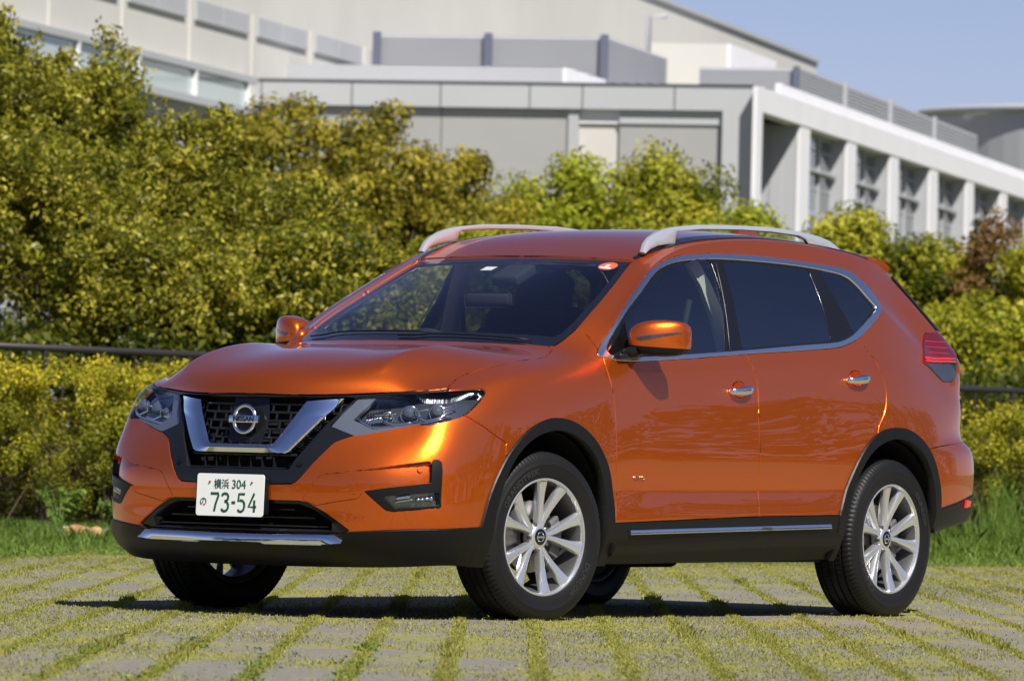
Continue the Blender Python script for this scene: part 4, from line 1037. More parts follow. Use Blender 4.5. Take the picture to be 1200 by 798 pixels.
# --- door mirrors
def mirror(s):
    secs = [  # y, x front, x rear, z low, z high
        (.846, -.605, -.675, 1.145, 1.200), (.858, -.588, -.705, 1.120, 1.228), (.900, -.585, -.735, 1.103, 1.249), (.955, -.605, -.760, 1.098, 1.256),
        (1.005, -.645, -.778, 1.100, 1.255), (1.040, -.690, -.790, 1.108, 1.247), (1.056, -.735, -.795, 1.130, 1.228)]
    b = bmesh.new(); rings = []
    for y, xf, xr, z0, z1 in secs:
        ring = []
        for k in range(20):
            a = 2*pi*k/20; ca, sa = cos(a), sin(a); e = .55
            px = abs(ca)**e*(1 if ca > 0 else -1); pz = abs(sa)**e*(1 if sa > 0 else -1)
            cx = (xf+xr)/2; hx = (xf-xr)/2
            if px < 0: px = max(px, -.92)
            ring.append(b.verts.new((cx+hx*px*(1-.16*max(0, pz)**2*(px > 0)), s*(y+(.006 if px > .5 else 0)), (z0+z1)/2+(z1-z0)/2*pz)))
        rings.append(ring)
    for r1_, r2_ in zip(rings, rings[1:]):
        for k in range(20): b.faces.new((r1_[k], r1_[(k+1) % 20], r2_[(k+1) % 20], r2_[k]))
    b.faces.new(rings[0]); b.faces.new(rings[-1][::-1])
    bmesh.ops.recalc_face_normals(b, faces=b.faces[:])
    me = bpy.data.meshes.new('m'); b.to_mesh(me); b.free()
    V = [v.co.copy() for v in me.vertices]; F = [tuple(p.vertices) for p in me.polygons]; bpy.data.meshes.remove(me)
    m2 = eval_subsurf(V, F, 2)
    root = None
    for nm, mm, low in (('door_mirror', M['paint'], False), ('mirror_base', M['plastic'], True)):
        b = bmesh.new(); b.from_mesh(m2)
        if not low:
            bmesh.ops.bisect_plane(b, geom=b.verts[:]+b.edges[:]+b.faces[:], plane_co=(0, s*.93, 1.142), plane_no=(0, s*.06, 1), clear_inner=True)
            bmesh.ops.bisect_plane(b, geom=b.verts[:]+b.edges[:]+b.faces[:], plane_co=(-.735, 0, 0), plane_no=(1, -s*.35, 0) if False else (1, s*.30, 0), clear_inner=False)
        else:
            bmesh.ops.bisect_plane(b, geom=b.verts[:]+b.edges[:]+b.faces[:], plane_co=(0, s*.93, 1.143), plane_no=(0, s*.06, 1), clear_outer=True)
            for v in b.verts: 
                c0 = Vector((-.66, s*.96, 1.14)); v.co = c0+(v.co-c0)*.975
        o = bm_link(nm, b, mm, root or car, smooth=True)
        root = root or o
    # rear glass
    b = bmesh.new(); prism(b, rrect(.155, .115, .03), 0, .003)
    bm_link('mirror_glass', place(b, frame(Vector((-.778, s*.955, 1.178)), Vector((.10, s, 0)).normalized()*(1), Vector((-1, s*.1, 0)))), M['chrome'], root)
    # indicator strip
    b = bmesh.new(); bvm = BVHTree.FromPolygons([v.co for v in m2.vertices], [tuple(p.vertices) for p in m2.polygons])
    up, dn = [], []
    for k in range(15):
        t = k/14; y = .905+.146*t; zt = 1.178+.024*t; th = .012*(1-t)**.7*min(1, t*6+.15)+.0045
        for L_, z in ((up, zt+.002), (dn, zt-th)):
            h = bvm.ray_cast(Vector((0, s*y, z)), Vector((-1, 0, 0)))[0]
            L_.append(b.verts.new(h+Vector((.0022, s*.001, 0))))
    for k in range(14): b.faces.new((up[k], up[k+1], dn[k+1], dn[k]) if s > 0 else (dn[k], dn[k+1], up[k+1], up[k]))
    bmesh.ops.recalc_face_normals(b, faces=b.faces[:])
    if sum(f.normal.x for f in b.faces) < 0: bmesh.ops.reverse_faces(b, faces=b.faces[:])
    bm_link('mirror_indicator', b, M['amber'], root, smooth=True)
    b = bmesh.new()       # stalk
    tube(b, [(-.595, s*.835, 1.108), (-.600, s*.87, 1.116), (-.61, s*.90, 1.122)], [.022, .024, .026], 12)
    box(b, (-.585, s*.850, 1.098), (.13, .05, .022), bevel=.008)
    bm_link('mirror_stalk', b, M['gloss'], root, autosmooth=50)
    bpy.data.meshes.remove(m2)
mirror(1); mirror(-1)

# --- roof rails, shark fin, spoiler, roof gutter
def rail(s):
    outer = [(-1.076, 1.553), (-1.098, 1.590), (-1.135, 1.618), (-1.188, 1.641), (-1.255, 1.658), (-1.325, 1.669), (-1.516, 1.6865), (-1.775, 1.696), (-2.105, 1.700), (-2.373, 1.689), (-2.51, 1.676), (-2.60, 1.660), (-2.65, 1.642), (-2.705, 1.612)]
    inner = [(-1.090, 1.545), (-1.14, 1.568), (-1.20, 1.585), (-1.335, 1.600), (-1.350, 1.640), (-1.365, 1.650), (-1.56, 1.665), (-1.885, 1.675), (-2.106, 1.675), (-2.329, 1.667), (-2.40, 1.656), (-2.425, 1.636), (-2.50, 1.620), (-2.690, 1.605)]
    b = bmesh.new(); sec = [(-.006, .0), (-.014, .22), (-.014, .65), (-.008, .96), (.0, 1.0), (.010, .96), (.015, .65), (.015, .22), (.009, 0)]
    rows = []
    for (xo, zo), (xi, zi) in zip(outer, inner):
        row = []
        for dy, t in sec:
            x = xi+(xo-xi)*t-.030; z = zi+(zo-zi)*t; yc = .572+ (z-1.60)*-.12
            row.append(b.verts.new((x, s*(yc+dy), z)))
        rows.append(row)
    for r1_, r2_ in zip(rows, rows[1:]):
        n = len(sec)
        for k in range(n): b.faces.new((r1_[k], r1_[(k+1) % n], r2_[(k+1) % n], r2_[k]))
    b.faces.new(rows[0]); b.faces.new(rows[-1][::-1]); bmesh.ops.recalc_face_normals(b, faces=b.faces[:])
    o = bm_link('roof_rail', b, M['satin'], car, autosmooth=38)
    b = bmesh.new(); L = [surfT(x, .58, .003) for x in [-1.085-.108*k for k in range(18)]]
    prev = None
    for p in L:
        h = surfT(p.x, .548, .004), surfT(p.x, .548+.052*min(1, .35+(-1.085-p.x)*3), .004)
        v = [b.verts.new((q.x, s*q.y, q.z)) for q in h]
        if prev: b.faces.new((prev[0], v[0], v[1], prev[1]) if s > 0 else (prev[1], v[1], v[0], prev[0]))
        prev = v
    bm_link('roof_gutter', b, M['gloss'], o)
rail(1); rail(-1)
b = bmesh.new(); fin = [(-2.70, 1.640, .034), (-2.76, 1.705, .018), (-2.80, 1.722, .010), (-2.90, 1.724, .007), (-2.935, 1.690, .010), (-2.94, 1.636, .022)]
L_ = [b.verts.new((x, w if z < 1.66 else w, z)) for x, z, w in fin]; R2 = [b.verts.new((x, -w, z)) for x, z, w in fin]
b.faces.new(L_); b.faces.new(R2[::-1])
for i in range(len(fin)): j = (i+1) % len(fin); b.faces.new((L_[i], L_[j], R2[j], R2[i]))
bmesh.ops.recalc_face_normals(b, faces=b.faces[:]); bmesh.ops.bevel(b, geom=b.edges[:], offset=.004, segments=2, affect='EDGES')
bm_link('roof_aerial', b, M['paint'], car, autosmooth=50)
def spoiler():
    b = bmesh.new(); rows = []
    for y in (-.60, -.585, -.53, -.40, -.2, 0, .2, .40, .53, .585, .60):
        k = 1-(abs(y)/.60)**6*.85; zt = surfT(-2.93, min(abs(y), .58)).z
        x1 = -3.125-.06*(1-abs(y)/.6)
        rows.append([b.verts.new(p) for p in ((-2.90, y, zt-.01), (-2.93, y, zt+.004), (-3.05, y, zt-.010+.004*k), (x1+.02, y, zt-.032), (x1, y, zt-.045), (x1+.01, y, zt-.075*k-.02), (x1+.055, y, zt-.085), (-2.96, y, zt-.05))])
    n = 8
    for r1_, r2_ in zip(rows, rows[1:]):
        for q in range(n): b.faces.new((r1_[q], r1_[(q+1) % n], r2_[(q+1) % n], r2_[q]))
    b.faces.new(rows[0]); b.faces.new(rows[-1][::-1]); bmesh.ops.recalc_face_normals(b, faces=b.faces[:])
    bm_link('roof_spoiler', b, M['paint'], car, autosmooth=50)
spoiler()
# dark side blades beside the rear window
for s in (1, -1):
    b = bmesh.new(); L = [(-3.105, .600, 1.500, .030), (-3.19, .640, 1.415, .028), (-3.27, .680, 1.325, .026), (-3.33, .705, 1.258, .022)]
    rows = []
    for x, y, z, w in L:
        q = BV.find_nearest(Vector((x, y, z)))[0]; nrm = BV.find_nearest(Vector((x, y, z)))[1]
        rows.append([b.verts.new(Vector((p.x, s*p.y, p.z))) for p in (q+Vector((.010, .010, 0)), q+nrm*.008+Vector((-.004, .002, 0)), q+Vector((-w*.6, -.010, .008)), q+Vector((-w, -.07, 0)))])
    for r1_, r2_ in zip(rows, rows[1:]):
        for k in range(3): b.faces.new((r1_[k], r1_[k+1], r2_[k+1], r2_[k]))
    bmesh.ops.recalc_face_normals(b, faces=b.faces[:])
    bm_link('rear_window_blade', b, M['gloss'], car, smooth=True)
# wipers
for y0, y1, x0 in ((-.55, .10, -.26), (-.02, .58, -.24)):
    b = bmesh.new(); tube(b, [surfT(x0+.05-.16*(abs(y0+(y1-y0)*k/8)/.66)**2.2*.8+(.02 if k < 2 else 0), y0+(y1-y0)*k/8, .004) for k in range(9)], .0035, 6)
    bm_link('wiper', b, M['plastic'], car, smooth=True)
# stickers and camera pod behind the glass
def disc_on(x, y, rx, ry, m, name, off=-.016, n=28, parent=car, poly=None):
    b = bmesh.new(); P = poly or [(rx*cos(2*pi*k/n), ry*sin(2*pi*k/n)) for k in range(n)]
    vs = [b.verts.new(surfT(x+px, y+py, off)) for px, py in P]; b.faces.new(vs)
    b.normal_update(); b.faces.ensure_lookup_table()
    if b.faces[0].normal.z < 0: bmesh.ops.reverse_faces(b, faces=b.faces[:])
    return bm_link(name, b, m, parent)
st = disc_on(-1.000, .478, .040, .043, M['orange'], 'round_sticker', off=-.0105)
disc_on(-.990, .478, .017, .026, M['white'], 'sticker_symbol', off=-.0095, parent=st, poly=[(.018, -.030), (.018, .030), (.004, .026), (.004, .008), (-.022, .010), (-.022, -.014), (.004, -.010), (.004, -.026)])
disc_on(-.905, -.075, .02, .02, M['white'], 'square_sticker', off=-.011, poly=[(-.024, -.030), (.024, -.030), (.024, .030), (-.024, .030)])
b = bmesh.new(); box(b, surfT(-.93, .03, -.05), (.16, .14, .05), rot=Matrix.Rotation(RAD(22), 3, 'Y'), bevel=.012); box(b, (-.80, .0, 1.335), (.025, .24, .065), bevel=.02)
bm_link('rear_view_mirror', b, M['cabin'], car, autosmooth=50)

# --- cabin
hd = panel('shell', 'headliner', M['trim'], car, both=True, off=-.035, gap=.006, depth=.004)[0]
_b = bmesh.new(); _b.from_mesh(hd.data); bmesh.ops.delete(_b, geom=[v for v in _b.verts if v.co.z < 1.19 or v.co.x < -3.05 or v.co.x > -.45], context='VERTS'); _b.to_mesh(hd.data); _b.free()
b = bmesh.new()
box(b, (-1.55, 0, .50), (2.9, 1.50, .30), bevel=.05)                       # floor and door inner walls
for s in (1, -1): box(b, (-1.50, s*.79, .80), (2.2, .05, .55), bevel=.02)
bm_link('cabin_floor', b, M['cabin'], car)
b = bmesh.new(); rows = []
for x, z in ((-.18, 1.04), (-.30, 1.105), (-.50, 1.125), (-.68, 1.12), (-.76, 1.08), (-.78, .80), (-.5, .6)):
    rows.append([b.verts.new((x-.02*abs(y)**2, y, z+(.02 if (z > 1.1 and -.55 < y < -.2) else 0)-.02*abs(y))) for y in [-.70+.1*k for k in range(15)]])
for r1_, r2_ in zip(rows, rows[1:]):
    for k in range(14): b.faces.new((r1_[k], r2_[k], r2_[k+1], r1_[k+1]))
bm_link('dashboard', b, M['cabin'], car, smooth=True)
b = bmesh.new(); cw = Vector((-.93, -.36, 1.03)); ax = Vector((-.42, 0, .9)).normalized(); e1 = Vector((0, 1, 0)); e2 = ax.cross(e1)
e2 = Vector((.42, 0, .9)).normalized()
tube(b, [cw+e1*(.185*cos(2*pi*k/36))+e2*(.185*sin(2*pi*k/36)) for k in range(37)], .015, 8, cap=False)
tube(b, [cw-e1*.18, cw+e1*.18], .018, 8); tube(b, [cw, cw-e2*.18], .018, 8); tube(b, [cw, cw+Vector((.25, 0, -.1))], .04, 10)
bm_link('steering_wheel', b, M['cabin'], car, smooth=True)
def cushion(b, c, s, rot=None): box(b, c, s, rot, bevel=min(s)*.38, seg=4)
def seat(x, y, w, bench=False):
    root = None
    b = bmesh.new(); R1 = Matrix.Rotation(RAD(-17), 3, 'Y')
    cushion(b, (x, y, .72), (.50, w, .18)); cushion(b, (x-.33, y, 1.02), (.16, w, .64), R1)
    if not bench:
        for q in (-1, 1): cushion(b, (x-.29, y+q*w*.42, .98), (.17, .09, .50), R1)
    o = bm_link('seat', b, M['seat'], car, autosmooth=60)
    for dy in ((-.42, 0, .42) if bench else (0,)):
        b = bmesh.new(); cushion(b, (x-.455, y+dy, 1.395 if not bench else 1.30), (.11, .27, .17), R1)
        for q in (-.06, .06): tube(b, [(x-.43, y+dy+q, 1.22 if bench else 1.28), (x-.45, y+dy+q, 1.36 if not bench else 1.27)], .007, 6)
        bm_link('headrest', b, M['seat'], o, autosmooth=60)
seat(-1.32, .37, .50); seat(-1.32, -.37, .50); seat(-2.18, 0, 1.25, True)
for s in (1, -1):      # B pillar trims and seat belts
    b = bmesh.new()
    prev = None
    for x, y, z, w in ((-1.47, .60, 1.53, .05), (-1.50, .66, 1.42, .045), (-1.53, .71, 1.28, .05), (-1.56, .75, 1.12, .07), (-1.57, .77, .95, .08)):
        ring = [b.verts.new((x+dx*w, s*(y+dy), z)) for dx, dy in ((-1, 0), (-.6, -.035), (.6, -.035), (1, 0))]
        if prev:
            for k in range(3): b.faces.new((prev[k], prev[k+1], ring[k+1], ring[k]) if s < 0 else (ring[k], ring[k+1], prev[k+1], prev[k]))
        prev = ring
    bm_link('pillar_trim', b, M['trim'], car, smooth=True)
    b = bmesh.new(); tube(b, [(-1.46, s*.60, 1.36), (-1.44, s*.56, 1.10), (-1.40, s*.50, .85)], .014, 5); bm_link('seat_belt', b, M['cabin'], car)

# --- underbody and wheel wells
b = bmesh.new()
box(b, (-1.35, 0, .315), (1.75, 1.46, .15), bevel=.02); box(b, (.42, 0, .35), (.50, 1.0, .24), bevel=.03)
box(b, (-2.95, 0, .42), (.9, 1.0, .26), bevel=.03); box(b, (-1.3, .15, .235), (1.5, .10, .08), bevel=.03); box(b, (-1.75, -.25, .25), (.7, .5, .10), bevel=.03)
box(b, (0, 0, .36), (.06, 1.2, .05)); box(b, (-2.7, 0, .33), (.08, 1.2, .06))
for s in (1, -1): box(b, (-1.35, s*.77, .30), (1.8, .08, .13), bevel=.01)
bm_link('underbody', b, M['dark'], car)
for xc in (0.02, -2.665):
    for s in (1, -1):
        b = bmesh.new(); prev = None
        for k in range(21):
            a = RAD(-4+182*k/20); x = xc+.415*cos(a); z = .352+.425*sin(a)
            ring = [b.verts.new((x, s*.885, z)), b.verts.new((x, s*.70, z)), b.verts.new((x, s*.52, z)), b.verts.new((xc+.1*cos(a), s*.50, .35+.1*sin(a)))]
            if prev:
                for q in range(3): b.faces.new((prev[q], prev[q+1], ring[q+1], ring[q]))
            prev = ring
        bm_link('wheel_arch_liner', b, M['dark'], car, smooth=True)

# --- wheels
def lathe(b, prof, n, mi=0, fn=None):
    rings = []
    for r, y in prof:
        rings.append([b.verts.new(fn(r, y, 2*pi*k/n, k) if fn else (r*cos(2*pi*k/n), y, r*sin(2*pi*k/n))) for k in range(n)])
    for r1_, r2_ in zip(rings, rings[1:]):
        for k in range(n):
            f = b.faces.new((r1_[k], r1_[(k+1) % n], r2_[(k+1) % n], r2_[k])); f.material_index = mi; f.smooth = True
def make_tyre():
    b = bmesh.new(); n = 400
    half = [(.232, .088), (.240, .100), (.246, .104), (.262, .108), (.280, .1125), (.296, .1130), (.298, .1140), (.301, .1140), (.303, .1125), (.318, .1095), (.330, .1045), (.339, .098), (.3465, .0895), (.3505, .080)]
    tread = [(.3525, .066), (.3530, .0615), (.3455, .0595), (.3455, .0525), (.3540, .0505), (.3548, .0230), (.3470, .0210), (.3470, .0140), (.3552, .0120), (.3555, 0)]
    prof = half+tread; prof = prof+[(r, -y) for r, y in prof[-2::-1]]
    def fn(r, y, a, k):
        if .079 < abs(y) < .099 and r > .33 and k % 4 == 0: r -= .0040
        elif .020 < abs(y) < .066 and r > .3525 and k % 4 == (0 if abs(y) > .045 else 2): r -= .004
        return (r*cos(a), y, r*sin(a))
    lathe(b, prof, n, 0, fn); return b
def spoke_bm(a, a_in):
    """one spoke running from the hub to the rim flange"""
    b = bmesh.new(); rows = []
    st = [(.030, a_in, .0100, .070, .030), (.055, a_in+(a-a_in)*.15, .0115, .0710, .034), (.09, a_in+(a-a_in)*.42, .0130, .073, .036), (.13, a_in+(a-a_in)*.72, .0155, .077, .034), (.18, a_in+(a-a_in)*.92, .0205, .085, .028), (.2300, a, .0310, .0945, .018)]
    for r, an, w, y, d in st:
        er = Vector((cos(an), 0, sin(an))); et = Vector((-sin(an), 0, cos(an)))
        P = [(-w, y-d), (-w*.98, y-.010), (-w*.74, y-.0015), (0, y+.0015), (w*.74, y-.0015), (w*.98, y-.010), (w, y-d)]
        rows.append([b.verts.new(er*r+et*t+Vector((0, yy, 0))) for t, yy in P])
    for r1_, r2_ in zip(rows, rows[1:]):
        for k in range(6): b.faces.new((r1_[k], r1_[k+1], r2_[k+1], r2_[k]))
        b.faces.new((r1_[6], r1_[0], r2_[0], r2_[6]))
    bmesh.ops.recalc_face_normals(b, faces=b.faces[:])
    return b
def make_rim():
    b = bmesh.new()
    lathe(b, [(.2425, .088), (.2440, .097), (.2425, .1015), (.2385, .103), (.2345, .1015), (.2315, .096), (.2295, .086)], 128, 0)
    for k in range(5):
        mid = RAD(32+72*k)
        for q in (-1, 1): join(b, spoke_bm(mid+q*RAD(15.5), mid+q*RAD(5)), 0)
    # hub
    lathe(b, [(.056, .030), (.055, .062), (.048, .0715), (.040, .0765), (.034, .0775), (.0335, .070)], 60, 0)
    return b
def make_barrel():
    b = bmesh.new(); lathe(b, [(.2295, .086), (.224, .074), (.219, .05), (.213, .02), (.210, -.02), (.209, -.08), (.225, -.098), (.236, -.100)], 96); return b
def text_ring(s, size, r, y, a0, inward=False):
    """lettering bent round the tyre wall; a0 = centre angle, read from outside"""
    t = text_bm(s, size, .0008, True, 1.25)
    for v in t.verts:
        ang = a0+v.co.x/r if True else a0
        rad = r+v.co.y
        v.co = Vector((rad*cos(ang), y+v.co.z, rad*sin(ang)))
    return t
WPARTS = {}
def wheel_meshes():
    t = make_tyre(); me = bpy.data.meshes.new('tyre'); bmesh.ops.recalc_face_normals(t, faces=t.faces[:]); t.to_mesh(me); t.free(); me.materials.append(M['rubber']); WPARTS['tyre'] = me
    me.set_sharp_from_angle(angle=RAD(40))
    r = make_rim(); bmesh.ops.recalc_face_normals(r, faces=r.faces[:]); me = bpy.data.meshes.new('rim'); r.to_mesh(me); r.free(); me.materials.append(M['rim'])
    me.polygons.foreach_set('use_smooth', [True]*len(me.polygons)); me.set_sharp_from_angle(angle=RAD(32)); WPARTS['rim'] = me
    r = make_barrel(); me = bpy.data.meshes.new('rim_barrel'); r.to_mesh(me); r.free(); me.materials.append(M['rim_in']); WPARTS['rim_barrel'] = me
    c = bmesh.new(); lathe(c, [(.0335, .071), (.0325, .0765), (.030, .0775), (.0295, .076), (.0005, .0768)], 40)
    me = bpy.data.meshes.new('hub_cap'); c.to_mesh(me); c.free(); me.materials.append(M['gloss']); WPARTS['hub_cap'] = me
    c = bmesh.new(); tube(c, [Vector((.019*cos(2*pi*k/30), .0785, .019*sin(2*pi*k/30))) for k in range(31)], .0022, 6, cap=False); box(c, (0, .079, 0), (.048, .003, .009), bevel=.001)
    me = bpy.data.meshes.new('hub_emblem'); c.to_mesh(me); c.free(); me.materials.append(M['chrome']); WPARTS['hub_emblem'] = me
    c = bmesh.new()
    for k in range(5):
        a = RAD(32+36+72*k); p = Vector((.0535*cos(a), .062, .0535*sin(a)))
        r_ = bmesh.ops.create_cone(c, cap_ends=True, segments=6, radius1=.0095, radius2=.008, depth=.02, matrix=Matrix.Translation(p) @ Matrix.Rotation(RAD(-90), 4, 'X'))
    me = bpy.data.meshes.new('wheel_nut'); c.to_mesh(me); c.free(); me.materials.append(M['steel']); WPARTS['wheel_nut'] = me
    c = bmesh.new(); lathe(c, [(.07, .028), (.075, .012), (.148, .012), (.150, .008), (.150, -.012), (.06, -.012)], 72)
    me = bpy.data.meshes.new('brake_disc'); c.to_mesh(me); c.free(); me.materials.append(M['steel']); WPARTS['brake_disc'] = me
    c = bmesh.new()
    for k in range(-4, 5):
        a = RAD(180+k*7); box(c, (.142*cos(a), .006, .142*sin(a)), (.055, .062, .022), rot=Matrix.Rotation(-a, 3, 'Y'), bevel=.005)
    me = bpy.data.meshes.new('brake_caliper'); c.to_mesh(me); c.free(); me.materials.append(M['caliper']); WPARTS['brake_caliper'] = me
    for kk, vv in WPARTS.items():
        if kk not in ('tyre', 'rim', 'wheel_nut', 'brake_caliper'): vv.polygons.foreach_set('use_smooth', [True]*len(vv.polygons)); vv.set_sharp_from_angle(angle=RAD(40))
wheel_meshes()
WC = .340
def wheel(x, s, steer, spin, words):
    e = empty('wheel'); e.parent = car
    e.location = (x+ (0 if not steer else .013), s*.785, WC); rz = steer if s > 0 else steer+pi
    e.rotation_euler = (0, 0, rz)
    for nm, me in WPARTS.items():
        me2 = me.copy() if nm == 'tyre' else me
        o = bpy.data.objects.new(nm, me2); COL.objects.link(o); o.parent = e
        if nm != 'brake_caliper': o.rotation_euler = (0, spin, 0)
        if nm == 'tyre':
            for v in me2.vertices:        # flatten the contact patch on the ground
                r = Matrix.Rotation(spin, 3, 'Y') @ v.co
                if r.z < -WC+.001:
                    r.z = -WC+.001
                elif r.z < -.25: r.y *= 1+.04*((-.25-r.z)/.09)
                v.co = Matrix.Rotation(-spin, 3, 'Y') @ r
    for w, a in words:
        t = text_ring(w, .030, .275, .1118, a)
        # letters are laid on the outer wall: mirror so that they read from outside
        for v in t.verts: v.co = Vector((v.co.x, v.co.y, v.co.z))
        o = bm_link('tyre_lettering', t, M['letters'], e)
FR_ = RAD(-9.4)
for (x, s, st, sp, words) in ((0, 1, FR_, RAD(0), (('GRANDTREK', 0),)), (0, -1, FR_, RAD(20), ()), (-2.705, 1, 0, RAD(3), (('GRANDTREK', 1),)), (-2.705, -1, 0, RAD(40), ())):
    ww = []
    wheel(x, s, st, sp, ww)
    if words:
        e = [o for o in car.children if o.name.startswith('wheel') and o.type == 'EMPTY'][-1]
        def lett(word, deg, r, size):
            t = text_bm(word, size, .0007, True, 1.2)
            for v in t.verts:
                # seen from outside (+y): screen right = -x; text runs clockwise along the top
                ang = RAD(deg)+v.co.x/r; rad = r+v.co.y
                v.co = Vector((-rad*sin(ang), .1128+v.co.z-abs(rad-.285)*.06, rad*cos(ang)))
            bm_link('tyre_lettering', t, M['letters'], e)
        if x == 0: lett('GRANDTREK', -38, .2735, .036); lett('DUNLOP', 130, .2735, .034)
        else: lett('GRANDTREK', -118, .2735, .036); lett('DUNLOP', 60, .2735, .034)
# ================================================================== SITE
# local x = distance d from the viewpoint along the paving joints, local y = -s (s = metres to the right)
def S(d, s, z=0):
    return Vector((CAM_P.x+cos(YAW)*d+sin(YAW)*s, CAM_P.y+sin(YAW)*d-cos(YAW)*s, z))
SITE_M = Matrix.Translation((CAM_P.x, CAM_P.y, 0)) @ Matrix.Rotation(YAW, 4, 'Z')
def on_site(o): o.matrix_world = SITE_M; return o
rng = np.random.default_rng(7)

def leaf_mat(name, dark, mid, light, spec=.4, rough=.45, transl=.35):
    m = mat(name, mid, rough, 0, spec); N = NT(m)
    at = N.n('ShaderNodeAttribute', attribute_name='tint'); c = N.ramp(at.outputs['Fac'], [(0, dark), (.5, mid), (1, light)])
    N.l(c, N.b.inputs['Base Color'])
    tr = N.n('ShaderNodeBsdfTranslucent'); c2 = N.mix(.55, c, (.24, .26, .02), 'MIX'); N.l(c2, tr.inputs[0])
    mx = N.n('ShaderNodeMixShader'); mx.inputs[0].default_value = transl
    out = N.t.nodes['Material Output']; N.l(N.b.outputs[0], mx.inputs[1]); N.l(tr.outputs[0], mx.inputs[2]); N.l(mx.outputs[0], out.inputs[0])
    return m
def raw_mesh(name, V, F, m, parent=None, tint=None, smooth=False):
    """V (n,3), F (m,k) with equal k"""
    me = bpy.data.meshes.new(name); n, (q, k) = len(V), F.shape
    me.vertices.add(n); me.vertices.foreach_set('co', V.astype(np.float32).ravel())
    me.loops.add(q*k); me.loops.foreach_set('vertex_index', F.astype(np.int32).ravel())
    me.polygons.add(q); me.polygons.foreach_set('loop_start', np.arange(0, q*k, k, dtype=np.int32)); me.polygons.foreach_set('loop_total', np.full(q, k, dtype=np.int32))
    me.update(calc_edges=True)
    if tint is not None:
        a = me.attributes.new('tint', 'FLOAT', 'FACE'); a.data.foreach_set('value', tint.astype(np.float32))
    o = link(name, me, m, parent, smooth); return o
def unit(a): return a/np.maximum(np.linalg.norm(a, axis=1, keepdims=True), 1e-9)
def leaf_cards(P, Nrm, size, aspect=.5, droop=0.0):
    """rhomb shaped folded leaves"""
    n = len(P); a = unit(np.cross(Nrm, rng.normal(size=(n, 3)))); b = unit(np.cross(Nrm, a))
    L = size[:, None]*a; W = size[:, None]*aspect*b; lift = Nrm*size[:, None]*.12
    V = np.stack([P-L*.5, P+W*.5+lift-L*.05, P+L*.5-Nrm*size[:, None]*droop, P-W*.5+lift-L*.05], 1).reshape(-1, 3)
    F = np.arange(4*n).reshape(n, 4); return V, F
def blades(P, h, w, lean=.35):
    n = len(P); a = rng.uniform(0, 2*pi, n); d = np.stack([np.cos(a), np.sin(a), np.zeros(n)], 1)
    b = rng.uniform(0, 2*pi, n); l = np.stack([np.cos(b), np.sin(b), np.zeros(n)], 1)*(h*lean*rng.uniform(.1, 1, n))[:, None]
    up = np.zeros((n, 3)); up[:, 2] = h
    V = np.stack([P-d*w[:, None]/2, P+d*w[:, None]/2, P+up*.6+l*.35+d*w[:, None]*.36, P+up+l, P+up*.6+l*.35-d*w[:, None]*.36], 1).reshape(-1, 3)
    F = np.arange(5*n).reshape(n, 5); return V, F

# ---------------------------------------------------------------- ground, verge, paving
def ground_mat():
    m = mat('lawn_soil', (.10, .10, .035), .95, 0, .1); N = NT(m); v = N.coords()
    c = N.ramp(N.noise(v, 1.3, 6, .6), [(.3, (.075, .060, .030)), (.5, (.10, .115, .030)), (.7, (.16, .165, .045))]); N.l(c, N.b.inputs['Base Color'])
    N.bump(N.noise(v, 14, 5), .5, .03); return m
me = bpy.data.meshes.new('ground'); R_ = 2500
me.from_pydata([(-R_, -R_, -.012), (R_, -R_, -.012), (R_, R_, -.012), (-R_, R_, -.012)], [], [(0, 1, 2, 3)])
gr = link('ground', me, ground_mat(), None, False); gr.location = (0, 0, 0); tag(gr, 'flat grassy ground running back to the trees', 'ground', kind='structure')
def paving_mat():
    m = mat('mossy_paving', (.3, .3, .27), .9, 0, .15); N = NT(m); tc = N.n('ShaderNodeTexCoord'); o = tc.outputs['Object']
    mp = N.n('ShaderNodeMapping'); mp.inputs['Scale'].default_value = (.45, 1, 1); N.l(o, mp.inputs[0])
    stone = N.ramp(N.noise(o, 38, 6, .7), [(.30, (.13, .120, .100)), (.52, (.205, .198, .172)), (.75, (.31, .29, .25))])
    moss = N.ramp(N.noise(o, 60, 4), [(.3, (.18, .175, .045)), (.7, (.32, .305, .08))])
    sep = N.n('ShaderNodeSeparateXYZ'); N.l(o, sep.inputs[0])
    fr = N.math('FRACT', N.math('DIVIDE', N.math('ADD', sep.outputs[1], .11+29.3), .293))     # joint every 293 mm
    ctr = N.math('ABSOLUTE', N.math('SUBTRACT', fr, .5))                                        # .5 on the joint
    wob = N.math('MULTIPLY', N.math('SUBTRACT', N.noise(o, 9, 4, .7), .5), .10)
    jm = N.math('GREATER_THAN', N.math('ADD', ctr, wob), .415)
    fx = N.math('FRACT', N.math('DIVIDE', sep.outputs[0], .60)); cx = N.math('ABSOLUTE', N.math('SUBTRACT', fx, .5))
    jx = N.math('GREATER_THAN', N.math('ADD', cx, N.math('MULTIPLY', wob, .3)), .487)
    patch = N.math('GREATER_THAN', N.math('ADD', N.noise(mp.outputs[0], 1.6, 5, .65), N.math('MULTIPLY', N.math('SUBTRACT', N.noise(o, 30, 4, .8), .5), .55)), .545)
    mask = N.math('MAXIMUM', N.math('MAXIMUM', jm, jx), N.math('MULTIPLY', patch, .9))
    N.l(N.mix(mask, stone, moss), N.b.inputs['Base Color'])
    h = N.math('ADD', N.math('MULTIPLY', jm, -.3), N.noise(o, 90, 5, .7)); N.bump(h, .6, .006); return m
me = bpy.data.meshes.new('paving')
